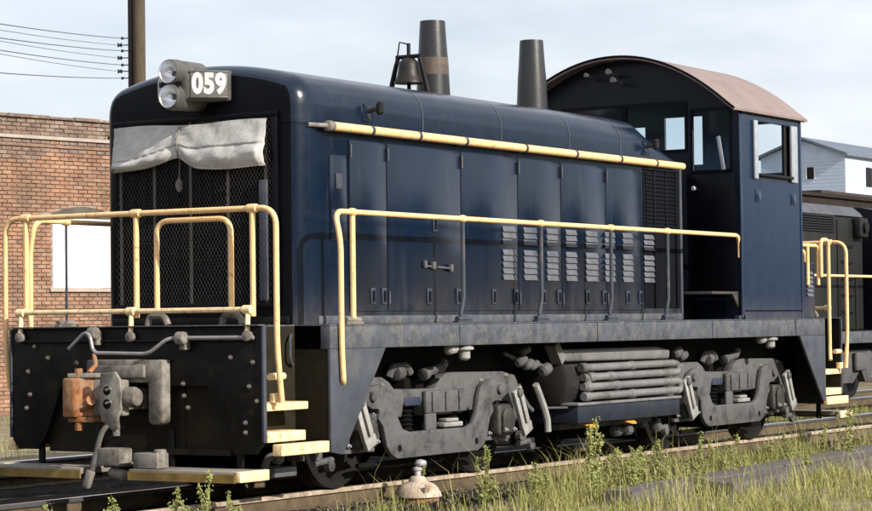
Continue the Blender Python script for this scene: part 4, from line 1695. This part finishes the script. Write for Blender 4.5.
# ---- footboards
for xe, d in ((0.0, -1), (LX, 1)):
    for (y0, y1, lab) in ((-.22, -1.34, None), (.30, 1.34, None)):
        mb = MB()
        mb.box(xe + d * .33, xe - d * .06, y0, y1, .24, .295)
        fb = mb.build('footboard', M('worn_footboard_wood', (0.22, 0.20, 0.17), .85, var=.35, scale=6, wood=(14, .8, 14), bump=.003, bscale=10), loco, bevel=.008)
        mb = MB()
        sgn = 1 if y1 > 0 else -1
        mb.box(xe + d * .335, xe - d * .065, y1 + sgn * .001, y1 + sgn * .05, .21, .298)
        mb.build('footboard_end', yellowpale, fb, bevel=.006)
        mb = MB()
        mb.box(xe + d * .345, xe + d * .3305, y0, y1, .205, .275)
        mb.build('footboard_edge', yellowdirt, fb, smooth=0)
        for y in (y0 + sgn * .14, y1 - sgn * .25):
            mb = MB()
            mb.box(xe - d * .055, xe - d * .085, y - .03, y + .03, .20, .62)
            mb.build('hanger', black, fb, bevel=.004)
    mb = MB()
    mb.box(xe + d * .30, xe + d * .14, -.24, -.50, .30, .43)
    mb.tube([(xe + d * .22, -.47, .30), (xe + d * .22, -.47, .46)], .055, 12)
    mb.build('footboard_bracket', castgray, fb, bevel=.012)
    mb = MB()
    mb.box(xe + d * .28, xe + d * .10, -.08, .20, .31, .46)
    mb.build('coupler_support', castgray, loco, bevel=.02)
    mb = MB()
    mb.lathe([(.03, -.09), (.05, -.08), (.05, .06), (.03, .09)], (xe + d * .2, .0, .24), (0, 1, .2), 12)
    mb.build('pipe_fitting', castgray, loco)

# rear coupler (plain)
mb = MB()
mb.box(LX, LX + .36, -.085, .085, .78, .97)
mb.prism([(LX + .36, .12), (LX + .40, -.2), (LX + .6, -.2), (LX + .52, .0), (LX + .75, .15), (LX + .6, .32), (LX + .42, .28)], 'z', .72, 1.06)
mb.build('coupler', castgray, loco, bevel=.02)

# ---- trucks
eqr = [(.739, .789), (.788, .88), (.893, .926), (1.0, .936), (1.10, .928), (1.214, .887), (1.262, .829), (1.245, .772), (1.117, .718), (1.029, .716), (.992, .689),
       (1.015, .62), (.945, .555), (.91, .463), (.885, .372), (.817, .295), (.707, .25)]
eqi = [(.698, .632), (.621, .52), (.50, .487)]
eq_poly = eqr + [(-x, z) for x, z in reversed(eqr)] + [(-x, z) for x, z in [(.739, .789)]][:0]
outer = eqr                                # right gooseneck, top to bottom
poly = outer + [(-x, z) for x, z in reversed(outer)] + [(-x, z) for x, z in eqi] + [(x, z) for x, z in reversed(eqi)]
frame_poly = [(-1.60, .87), (-1.56, .955), (-1.40, 1.0), (-.86, 1.0), (-.74, .95), (-.66, .885), (-.30, .875), (.05, .87), (.12, .955), (.22, 1.0), (.36, 1.015), (1.30, 1.0),
              (1.54, .96), (1.60, .88), (1.64, .60), (1.50, .42), (1.38, .42), (1.42, .70), (1.02, .72), (1.02, .45), (.92, .42), (.80, .64), (.66, .64), (.60, .70), (.54, .62),
              (-.16, .62), (-.20, .75), (-.50, .75), (-.54, .62), (-.80, .64), (-.92, .42), (-1.02, .45), (-1.02, .72), (-1.42, .70), (-1.38, .42), (-1.50, .42), (-1.64, .60)]
jbm = M('oily_journal', (0.040, 0.037, 0.034), .55, var=.4, scale=8, col2=(.10, .095, .09), amt=.2, grain=.2)
tbolt = {}
for sg in (-1, 1):
    q_ = MB()
    q_.lathe([(.022, 0), (.022, .012), (.012, .013), (.012, .03), (.006, .034)], (0, 0, 0), (0, sg, 0), 7)
    tbolt[sg] = q_.mesh('bolt', trucklight)
for ti, tx in enumerate((3.06, 9.66)):
    for sg in (-1, 1):
        mb = MB()
        mb.prism([(tx + x, z) for x, z in frame_poly], 'y', sg * .98, sg * 1.10)
        fr_ = mb.build('truck_frame', truckgray, loco, bevel=.014, seg=2)
        mb = MB()
        mb.prism([(tx + x, z) for x, z in poly], 'y', sg * 1.11, sg * 1.165)
        mb.build('equalizer', truckgray, fr_, bevel=.012)
        for sx in (-1, 1):
            mb = MB()
            mb.lathe([(.005, 0), (.034, .001), (.034, .02)], (tx + sx * .68, sg * 1.1665, .345), (0, -sg, 0), 14)
            mb.build('equalizer_hole', grime, fr_)
            mb = MB()
            mb.lathe([(.03, .0), (.05, .01), (.045, .03), (.02, .036)], (tx + sx * 1.12, sg * 1.164, .83), (0, sg, 0), 12)
            mb.build('equalizer_pin', truckgray, fr_)
            # journal box
            jx = tx + sx * 1.22
            mb = MB()
            mb.box(jx - .15, jx + .15, sg * 1.02, sg * 1.19, .37, .68)
            jb = mb.build('journal_box', jbm, fr_, bevel=.035, seg=3)
            mb = MB()
            mb.prism([(jx - .11, .40), (jx + .11, .40), (jx + .11, .58), (jx + .06, .64), (jx - .06, .64), (jx - .11, .58)], 'y', sg * 1.1905, sg * 1.22)
            mb.build('journal_lid', jbm, jb, bevel=.012)
            # pedestal binder, bolts, brake rod
            mb = MB()
            mb.box(jx - .24, jx + .24, sg * 1.03, sg * 1.09, .33, .37)
            mb.build('pedestal_binder', truckgray, fr_, bevel=.006)
            for bx_, bz_ in ((-.20, .40), (.20, .40), (-.20, .66), (.20, .66), (-.35 * sx, .92), (.12 * sx, .96)):
                place('bolt', tbolt[sg], (jx + bx_, sg * 1.1005, bz_), fr_)
            for bx_, bz_ in ((-.08, .43), (.08, .43)):
                place('bolt', tbolt[sg], (jx + bx_, sg * 1.2205, bz_), fr_)
            # spring and gibs
            mb = MB()
            for k in range(5):
                zz = .50 + k * .042
                mb.lathe([(.05, -.016), (.072, 0), (.05, .016)], (tx + sx * .40, sg * 1.05, zz), (0, 0, 1), 14)
            mb.build('coil_spring', grime, fr_)
            # pale brake hanger plates, slanting, at both ends
            xx = tx + sx * 1.40
            mb = MB()
            c1 = (xx + .05, sg * 1.225, .66)
            sl = .50
            for off in (-.055, .055):
                mb.obox((xx + .03 + off, sg * 1.235, .61), (.062, .045, .40), (1, 0, sl * .9), (0, 1, 0))
            mb.obox((xx + .125, sg * 1.235, .43), (.17, .047, .10), (1, 0, sl * .9), (0, 1, 0))
            mb.obox((xx - .055, sg * 1.235, .785), (.16, .046, .09), (1, 0, sl * .9), (0, 1, 0))
            mb.build('brake_hanger', trucklight, fr_, bevel=.008)
            mb = MB()
            mb.lathe([(.03, -.03), (.045, -.02), (.045, .02), (.03, .03)], (xx - .05, sg * 1.26, .79), (0, 1, 0), 12)
            mb.build('hanger_pin', truckgray, fr_)
            # brake shoe & lower rigging
            sh2 = tx + sx * 1.78
            mb = MB()
            mb.prism([(sh2 - sx * .03, .74), (sh2 + sx * .05, .72), (sh2 + sx * .09, .5), (sh2 + sx * .04, .28), (sh2 - sx * .04, .28), (sh2 + sx * .01, .5)], 'y', sg * .72, sg * .86)
            mb.build('brake_shoe', truckgray, fr_, bevel=.01)
            mb = MB()
            mb.tube([(sh2 - .02, sg * 1.0, .86), (sh2 + sx * .05, sg * 1.02, .30)], .035, 8)
            mb.tube([(sh2 - .12, sg * 1.06, .27), (sh2 + .16, sg * 1.06, .29)], .03, 8)
            mb.lathe([(.03, -.04), (.055, -.03), (.055, .03), (.03, .04)], (sh2 - .08, sg * 1.06, .34), (0, 1, 0), 10)
            mb.lathe([(.03, -.04), (.05, -.03), (.05, .03), (.03, .04)], (sh2 + .12, sg * 1.06, .24), (0, 1, 0), 10)
            mb.build('brake_rigging', truckgray, fr_)
        # swing hanger, bolster end, tie bar under the frame
        mb = MB()
        mb.box(tx - .20, tx + .54, sg * 1.10, sg * 1.155, .64, .855)
        mb.build('bolster_end', truckgray, fr_, bevel=.02)
        mb = MB()
        mb.box(tx - .19, tx + .0, sg * 1.105, sg * 1.145, .47, .645)
        mb.build('swing_hanger', truckgray, fr_, bevel=.02)
        mb = MB()
        mb.box(tx - .50, tx - .22, sg * 1.09, sg * 1.11, .72, .80)
        mb.build('spring_plate', M('blue_black_plate', (0.03, 0.04, 0.07), .5), fr_, bevel=.01)
        mb = MB()
        mb.box(tx + .12, tx + .46, sg * 1.03, sg * 1.15, .50, .545)
        mb.box(tx + .18, tx + .40, sg * 1.04, sg * 1.14, .55, .58)
        mb.build('spring_seat', trucklight, fr_, bevel=.01)
        mb = MB()
        mb.box(tx - 1.1, tx + 1.1, sg * .95, sg * 1.0, .18, .225)
        mb.build('brake_beam', grime, fr_, bevel=.01)
        for x_ in (-.10, .14, .38):
            mb = MB()
            mb.box(tx + x_ - .012, tx + x_ + .012, sg * 1.156, sg * 1.172, .66, .84)
            mb.build('rib', truckgray, fr_, bevel=.004)
        # pipework above the frame
        mb = MB()
        mb.tube(fillet([(tx - .72, sg * 1.08, 1.0), (tx - .70, sg * 1.1, 1.08), (tx - .45, sg * 1.1, 1.09), (tx - .40, sg * 1.1, 1.02)], .05, 4), .04, 8)
        mb.lathe([(.04, -.06), (.07, -.05), (.07, .05), (.04, .06)], (tx - .62, sg * 1.11, 1.03), (1, 0, 0), 12)
        mb.tube([(tx - .15, sg * 1.1, 1.02), (tx + .12, sg * 1.12, 1.06), (tx + .18, sg * 1.12, 1.12)], .045, 8)
        mb.lathe([(.03, -.04), (.06, -.03), (.06, .03), (.03, .04)], (tx - .16, sg * 1.11, 1.01), (1, 0, .2), 12)
        mb.build('brake_pipe', truckgray, fr_)
    for sx in (-1, 1):
        ax = tx + sx * 1.22
        mb = MB()
        mb.tube([(ax, -1.15, .508), (ax, 1.15, .508)], .08, 12)
        axl = mb.build('axle', grime, loco)
        for sg in (-1, 1):
            mb = MB()
            mb.lathe([(.10, -.04), (.20, -.05), (.40, -.01), (.43, -.05), (.50, -.06), (.508, .05), (.53, .07), (.535, .09), (.50, .10), (.43, .085), (.40, .04), (.20, .05), (.10, .06)],
                     (ax, sg * .76, .508), (0, -sg, 0), 40)
            mb.build('wheel', M('wheel_steel', (0.012, 0.011, 0.010), .7, var=.4, spec=.15), axl, smooth=40)
        mb = MB()
        mb.box(ax - .42 if sx < 0 else ax - .1, ax + .1 if sx < 0 else ax + .42, -.6, .6, .14, .9)
        mb.build('traction_motor', grime, axl, bevel=.05)
    mb = MB()
    mb.box(tx - .28, tx + .28, -.97, .97, .40, .98)
    mb.build('bolster', grime, loco, bevel=.03)

# ---- equipment between the trucks: reservoir, cooling coil, fuel tank
for sg in (-1, 1):
    mb = MB()
    mb.lathe([(.05, -1.16), (.26, -1.15), (.305, -1.12), (.315, 1.10), (.24, 1.19), (.05, 1.22)], (6.50, sg * .96, .88), (1, 0, 0), 28)
    rs = mb.build('air_reservoir', M('dusty_black_tank', (0.012, 0.011, 0.0105), .7, var=.4, scale=4, col2=(.05, .047, .043), amt=.25), loco, smooth=50)
    zc = [1.105, 1.005, .905, .805, .705]
    xa = [5.25, 5.62, 5.78, 5.72, 5.70]
    for i, zz in enumerate(zc):
        yoff = sg * (1.24 if i == 0 else 1.30 + .012 * (1 if 1 <= i <= 3 else 0))
        mb = MB()
        if i == 0:
            mb.prism([(5.10, 1.20), (5.36, 1.07), (7.70, 1.055), (7.72, 1.16), (7.4, 1.20)], 'y', yoff - .045, yoff + .045)
            mb.build('coil_top', pipe_m, rs, bevel=.03, seg=3)
            mb = MB()
            mb.obox((5.18, yoff - sg * .0, 1.17), (.10, .12, .24), (1, 0, .8), (0, 1, 0))
        else:
            mb.tube([(xa[i], yoff, zz), (7.82 if i > 1 else 7.72, yoff, zz + .005)], .040, 14)
            mb.lathe([(.041, -.05), (.048, -.045), (.048, .045), (.041, .05)], (6.45 + .3 * math.sin(i * 2), yoff, zz), (1, 0, 0), 12)
            mb.lathe([(.04, -.06), (.05, -.05), (.05, .05), (.03, .06)], (xa[i] + .02, yoff, zz), (1, 0, 0), 12)
        mb.build('coil_pipe', pipe_m, rs)
    for z0, z1, xx in ((1.005, .905, 7.80), (.805, .705, 7.86), (.905, .805, 5.70)):
        mb = MB()
        mb.tube(fillet([(xx - .06, sg * 1.305, z0), (xx + .04, sg * 1.305, z0), (xx + .04, sg * 1.305, z1), (xx - .06, sg * 1.305, z1)], .045, 4), .039, 10)
        mb.build('coil_bend', pipe_m, rs)
    for x in (5.9, 7.1):
        mb = MB()
        mb.lathe([(.317, -.03), (.325, -.028), (.325, .028), (.317, .03)], (x, sg * .96, .88), (1, 0, 0), 28)
        mb.build('tank_strap', grime, rs)
    mb = MB()
    mb.box(5.50, 7.86, sg * 1.32, sg * .5, .435, .615)
    ft = mb.build('fuel_tank', tankblue, loco, bevel=.012)
    mb = MB()
    mb.box(5.48, 7.88, sg * 1.335, sg * .49, .617, .645)
    mb.build('tank_lip', pipe_m, ft, bevel=.006)
    for x in (5.86, 6.76):
        mb = MB()
        mb.lathe([(.005, -.02), (.10, -.014), (.12, 0), (.1, .01)], (x, sg * 1.22, .425), (0, .4 * sg, 1), 16)
        mb.build('drain_plug', M('orange_yellow_paint', (0.55, 0.28, 0.04), .6), ft)
    mb = MB()
    for x in (6.75, 7.0, 7.7):
        mb.lathe([(.03, -.06), (.06, -.05), (.06, .05), (.03, .06)], (x, sg * 1.1, .30), (1, 0, 0), 10)
    mb.box(5.6, 7.7, sg * .9, sg * 1.05, .36, .42)
    mb.build('tank_fitting', truckgray, ft)
    # curved brake lever at the front of the tank and valves above
    mb = MB()
    mb.tube([(4.70, sg * 1.28, .86), (4.76, sg * 1.28, .78), (4.87, sg * 1.28, .62), (4.93, sg * 1.28, .50), (4.94, sg * 1.28, .38)], .034, 8)
    bl2 = mb.build('brake_lever', trucklight, loco)
    mb = MB()
    mb.tube([(4.55, sg * 1.2, .76), (4.68, sg * 1.2, .64), (4.76, sg * 1.2, .60)], .025, 8)
    mb.tube([(4.95, sg * 1.2, .615), (5.5, sg * 1.2, .60)], .012, 6)
    mb.build('lever_link', truckgray, bl2)
    for x, z, r in ((4.52, 1.10, .05), (4.66, 1.06, .045), (4.78, 1.05, .04), (4.60, 1.20, .04), (5.0, 1.0, .06), (8.0, 1.12, .06), (8.15, 1.08, .05)):
        mb = MB()
        mb.lathe([(r * .5, -.08), (r, -.06), (r, .06), (r * .5, .08)], (x, sg * 1.22, z), (1, 0, .3), 10)
        mb.build('valve', truckgray, loco)
    mb = MB()
    mb.tube([(4.3, sg * 1.15, 1.18), (4.6, sg * 1.2, 1.08), (5.1, sg * 1.2, 1.03)], .02, 6)
    mb.build('air_pipe', truckgray, loco)
    for x in (3.1, 10.1):
        mb = MB()
        mb.lathe([(.03, .0), (.085, -.015), (.09, -.04), (.055, -.05), (.055, -.12), (.03, -.14)], (x, sg * 1.43, 1.274), (0, 0, 1), 16)
        mb.lathe([(.02, 0), (.05, -.01), (.05, -.12), (.02, -.14)], (x - .12, sg * 1.40, 1.25), (1, 0, .1), 10)
        mb.build('sand_spout', trucklight, loco)
mb = MB()
mb.box(4.75, 8.1, -.48, .48, .20, 1.0)
mb.build('light_block_box', grime, loco, smooth=0)  # low dark box added to stop sunlight passing under the frame
# front stepwell underside hose fitting
mb = MB()
mb.tube(fillet([(.30, -1.15, .25), (.30, -1.2, .38), (.42, -1.2, .40)], .05, 4), .035, 8)
mb.lathe([(.03, -.05), (.06, -.03), (.06, .03), (.03, .05)], (.44, -1.2, .37), (0, 1, 0), 12)
mb.box(.40, .72, -1.2, -1.0, .20, .28)
mb.build('hose_bracket', truckgray, loco, bevel=.01)
for sg in (-1,):
    mb = MB()
    mb.tube(fillet([(.72, -1.15, 1.40), (.66, -1.18, 1.36), (.66, -1.18, 1.18), (.74, -1.15, 1.14)], .05, 4), .014, 6)
    mb.build('grab_iron', plate_m, loco)

# ================================================================== SMALL THINGS ON THE GROUND
cp_ = empty('domed_cap', (2.62, -1.2, -.13))
tag(cp_, 'whitewashed rusty conical pipe cap with a knob, in the weeds by the near rail', 'pipe cap')
mb = MB()
mb.lathe([(.222, 0), (.222, .018), (.205, .05), (.185, .085), (.15, .115), (.10, .135), (.085, .14), (.08, .165), (.06, .185), (.035, .19)], (2.62, -1.2, -.11), n=28)
mb.build('dome', capm, cp_, smooth=40)
mb = MB()
mb.lathe([(.03, 0), (.032, .05), (.045, .055), (.045, .075), (.02, .085), (.015, .10)], (2.62, -1.2, .078), n=14)
mb.lathe([(.015, 0), (.05, .012), (.058, .03), (.045, .055), (.01, .065)], (2.645, -1.22, .165), n=14)
mb.build('knob', M('worn_knob', (0.40, 0.40, 0.42), .4, var=.3, scale=20), cp_)
mb = MB()
mb.lathe([(.19, -.16), (.20, -.01)], (2.62, -1.2, -.11), n=24)
mb.build('base', rust, cp_)
mb = MB()
mb.obox((2.50, -1.38, -.03), (.06, .012, .10), (1, -.4, 0), (.3, 1, .5))
mb.build('lug', capm, cp_, bevel=.004)

# weathered timbers lying in the grass
for i, (a, b, wdt, h_, lab) in enumerate((((3.1, -3.02, 0), (13.0, -2.30, 0), .30, .16, 'long grey weathered timber lying in the grass, the one nearer the rail'),
                                         ((4.6, -3.30, 0), (12.5, -2.78, 0), .30, .15, 'long grey weathered timber lying in the grass, the one farther from the rail'))):
    A, Bv = Vector(a), Vector(b)
    d = (Bv - A).normalized()
    nn = Vector((-d.y, d.x, 0))
    mb = MB()
    segs = 24
    for k in range(segs + 1):
        p = A + (Bv - A) * k / segs
        jw = random.uniform(-.012, .012)
        for (s_, z_) in ((-1, 0), (1, 0), (1, 1), (.3, 1.03), (-.35, 1.0), (-1, .98)):
            q = p + nn * (s_ * (wdt / 2 + jw))
            mb.v.append((q.x, q.y, -.20 + z_ * (h_ + random.uniform(-.008, .008))))
    for k in range(segs):
        for j in range(6):
            j2 = (j + 1) % 6
            mb.f.append((k * 6 + j, k * 6 + j2, (k + 1) * 6 + j2, (k + 1) * 6 + j))
    mb.f.append(tuple(range(6)))
    mb.f.append(tuple(segs * 6 + j for j in range(6)))
    o = mb.build('timber', timber_m, None, smooth=20, base=True)
    tag(o, lab, 'timber', 'timbers in the grass')
# a thin wire loop lying by the timber
mb = MB()
mb.tube([(11.6, -1.5, -.15), (11.9, -1.7, -.02), (12.1, -2.0, -.06), (12.2, -2.1, -.12), (12.9, -2.0, -.12)], .012, 5)
o = mb.build('bent_wire', railrust)
tag(o, 'thin rusty bent wire sticking out of the grass past the rear steps', 'wire')

# ------------------------------------------------------------------ weeds: a few plant shapes, copied


def weed_mesh(seed, h, spikes):
    rg = random.Random(seed)
    leaf, stem = MB(), MB()
    for s_ in range(spikes):
        a = rg.uniform(0, 6.28)
        lean = rg.uniform(.02, .22) * h
        hh = h * rg.uniform(.6, 1.0) if s_ else h
        base = Vector((rg.uniform(-.04, .04), rg.uniform(-.04, .04), 0))
        tip = base + Vector((math.cos(a) * lean, math.sin(a) * lean, hh))
        mid = (base + tip) / 2 + Vector((rg.uniform(-.02, .02), rg.uniform(-.02, .02), 0))
        stem.tube([base, mid, tip], .006, 4, r1=.003)
        nl = int(hh * (150 if spikes != 2 else 70))
        for k in range(nl):
            t = rg.uniform(.08, 1.0)
            p = base.lerp(mid, t * 2) if t < .5 else mid.lerp(tip, t * 2 - 1)
            dirn = Vector((rg.uniform(-1, 1), rg.uniform(-1, 1), rg.uniform(-.1, .9))).normalized()
            ln = rg.uniform(.022, .065) * (1.25 - .75 * t) * (1.4 if t > .8 else 1)
            sd_ = dirn.cross(Vector((rg.uniform(-1, 1), rg.uniform(-1, 1), rg.uniform(-1, 1)))).normalized() * ln * .26
            up2 = Vector((0, 0, -ln * .12))
            leaf.add([p, p + dirn * ln * .5 + sd_, p + dirn * ln + up2, p + dirn * ln * .5 - sd_], [(0, 1, 2, 3)])
        for k in range(int(70 * hh)):           # dense flower head
            t = rg.uniform(.72, 1.02)
            p = mid.lerp(tip, t * 2 - 1)
            q = Vector((rg.gauss(0, .016), rg.gauss(0, .016), rg.gauss(0, .012)))
            r_ = rg.uniform(.006, .013)
            c = p + q
            leaf.add([c + Vector((r_, 0, 0)), c + Vector((0, r_, 0)), c + Vector((-r_, 0, 0)), c + Vector((0, -r_, 0)), c + Vector((0, 0, r_)), c + Vector((0, 0, -r_))],
                     [(0, 1, 4), (1, 2, 4), (2, 3, 4), (3, 0, 4), (1, 0, 5), (2, 1, 5), (3, 2, 5), (0, 3, 5)])
    return leaf.mesh('foliage', weedm, smooth=0, fixn=False), stem.mesh('stem', stemm, smooth=0, fixn=False)


WV = [weed_mesh(11, .62, 4), weed_mesh(12, .45, 3), weed_mesh(13, .75, 5), weed_mesh(14, .36, 4), weed_mesh(15, .52, 2)]
weeds = [
    # x, y, variant, scale, label
    (3.62, -2.50, 2, 1.0, 'tallest bushy weed in front of the fuel tank, rising past the rail'),
    (2.95, -1.72, 0, .85, 'bushy weed by the near rail behind the front truck'),
    (2.98, -1.08, 4, .72, 'thin single weed standing just right of the domed cap'),
    (5.50, -2.75, 4, 1.05, 'slender tall weed at the left end of the timbers, in front of the rear truck'),
    (6.05, -2.85, 4, .95, 'slender weed just right of its twin before the rear truck'),
    (-.90, -1.50, 4, 1.0, 'tallest green weed in the shade before the front footboard'),
    (9.7, -2.55, 2, .9, 'tall airy weed among the timbers near the right edge'),
]
wl_rest = [(-1.02, -1.52, 1, .85), (-.68, -1.62, 3, .8), (-1.12, -1.45, 3, .9), (-.80, -1.66, 4, .7), (-1.45, -1.0, 3, .95), (-1.9, -.75, 3, .9), (-1.22, -1.4, 1, .9),
           (3.35, -2.05, 3, 1.0), (3.75, -2.85, 0, .8), (4.0, -2.75, 1, 1.0), (4.5, -2.5, 1, 1.0), (4.25, -2.2, 3, 1.0), (4.9, -2.2, 3, 1.1), (2.7, -1.95, 3, .8), (5.2, -1.75, 3, .9),
           (6.9, -2.3, 3, .8), (7.6, -2.0, 1, .7), (8.2, -2.45, 1, .8), (8.9, -1.9, 3, .8), (10.5, -1.9, 1, .9), (11.5, -2.4, 1, .9), (3.05, -2.35, 1, .8), (7.2, -3.1, 3, .8), (4.6, -3.1, 3, .8), (5.0, -2.5, 0, .8), (4.15, -2.45, 0, .75), (6.5, -2.2, 0, .6), (7.9, -1.7, 1, .8), (5.6, -2.1, 1, .9), (3.3, -2.65, 1, .9),
           (9.2, -2.0, 0, .6), (6.2, -1.7, 3, 1.0), (4.8, -2.9, 1, .8)]
for k, (x, y, v, s_, lab) in enumerate(weeds + [(a, b, c, d, None) for a, b, c, d in wl_rest]):
    e = empty('weed_plant', (x, y, gz))
    zr = random.uniform(0, 6.28)
    lf, stm = WV[v]
    if lab is None:
        lab = 'short green weed in the dark gravel before the front footboard' if x < 0 else 'short yellow-green weed growing in the grass beside the near rail'
        gp = 'short weeds before the footboard' if x < 0 else 'short weeds along the near rail'
    else:
        gp = None
    tag(e, lab, 'weed', gp)
    for nm, me in (('foliage', lf), ('stem', stm)):
        o = bpy.data.objects.new(nm, me)
        COL.objects.link(o)
        o.parent = e
    e.scale = (s_, s_, s_)
    e.rotation_euler.z = zr

# ------------------------------------------------------------------ grass (stuff) and ballast stones (stuff)
rg = random.Random(5)


def clump(x, y):
    return .5 + .5 * math.sin(x * 1.7 + 1.3 * math.sin(y * 2.3)) * math.sin(y * 2.9 + 1.1 * math.sin(x * 1.1))


def grass(name, n_, area, hmin, hmax, label, dens):
    mb = MB()
    cnt = 0
    while cnt < n_:
        x, y = rg.uniform(area[0], area[1]), rg.uniform(area[2], area[3])
        if rg.random() > dens(x, y):
            continue
        cnt += 1
        h = rg.uniform(hmin, hmax) * (.5 + .7 * clump(x * 2, y * 2))
        a = rg.uniform(0, 6.28)
        w_ = rg.uniform(.0018, .0045)
        d = Vector((math.cos(a), math.sin(a), 0))
        s_ = Vector((-d.y, d.x, 0)) * w_
        b = Vector((x, y, gz - .01))
        l1 = b + Vector((0, 0, h * .6)) + d * h * rg.uniform(.05, .3)
        l2 = b + Vector((0, 0, h * rg.uniform(.75, 1))) + d * h * rg.uniform(.3, .8)
        mb.add([b - s_, b + s_, l1 + s_ * .7, l1 - s_ * .7, l2], [(0, 1, 2, 3), (3, 2, 4)])
    o = mb.build(name, grassm, None, smooth=0, fixn=False)
    tag(o, label, 'grass', None, 'stuff')
    return o


def on_timber(x, y):
    for (ax_, ay_), (bx_, by_) in (((3.1, -3.02), (13.0, -2.30)), ((4.6, -3.30), (12.5, -2.78))):
        if ax_ - .1 < x < bx_ + .1:
            yl = ay_ + (by_ - ay_) * (x - ax_) / (bx_ - ax_)
            if -.24 < y - yl < .17:
                return True
    return False


def dn(x, y):
    if on_timber(x, y):
        return 0
    if (x - 2.42) ** 2 + (y + 1.42) ** 2 < .16:
        return 0
    e = min(1, max(0, (-1.0 - y) / .45))
    left = min(1, max(.0, (x - .6) / 1.2))
    return e * left * max(.03, (clump(x * .8, y * 1.1) * 1.9 - .62) * (.4 + .6 * clump(x * 2.3 + 1, y * 1.7)))


grass('grass', 40000, (.3, 18, -5.6, -1.0), .05, .27, 'dry yellow-green grass and low weeds beside the near rail', dn)


def dn3(x, y):
    if on_timber(x, y):
        return 0
    if (x - 2.42) ** 2 + (y + 1.42) ** 2 < .2:
        return 0
    return min(1, max(0, (-1.1 - y) / .5)) * clump(x * 1.3 + 2, y * .9) ** 2


grass('grass', 2600, (1.2, 16, -4.6, -1.1), .30, .62, 'tall straw-coloured grass stalks standing in the verge by the near rail', dn3)


def dn2(x, y):
    return (.3 + .7 * clump(x, y))


grass('grass', 12000, (13.8, 30, 1.35, 2.95), .05, .16, 'sunlit green grass strip between the two tracks behind the rear steps', dn2)
grass('grass', 6000, (6, 24, 6.0, 16.0), .08, .25, 'green grass beyond the far tracks left of the front steps', dn2)

mb = MB()
for i in range(7000):
    x = rg.uniform(-4, 20)
    y = rg.choice((rg.uniform(-2.0, 2.0), rg.uniform(-1.9, -.9), rg.uniform(-2.6, -.85)))
    r_ = rg.uniform(.006, .018)
    c = Vector((x, y, gz + r_ * .2 + (.0 if abs(y) > 1.6 else .04)))
    if abs(abs(y) - .7525) < .1:
        continue
    vs_ = [c + Vector((sx_ * r_ * rg.uniform(.5, 1), sy_ * r_ * rg.uniform(.5, 1), sz_ * r_ * rg.uniform(.4, .8))) for sz_ in (-1, 1) for sx_, sy_ in ((-1, -1), (1, -1), (1, 1), (-1, 1))]
    mb.add(vs_, [(4, 5, 6, 7), (0, 1, 5, 4), (1, 2, 6, 5), (2, 3, 7, 6), (3, 0, 4, 7)])
o = mb.build('ballast', stonem, None, smooth=0, fixn=False)
tag(o, 'dark cinder ballast stones along the near track', 'gravel', None, 'stuff')
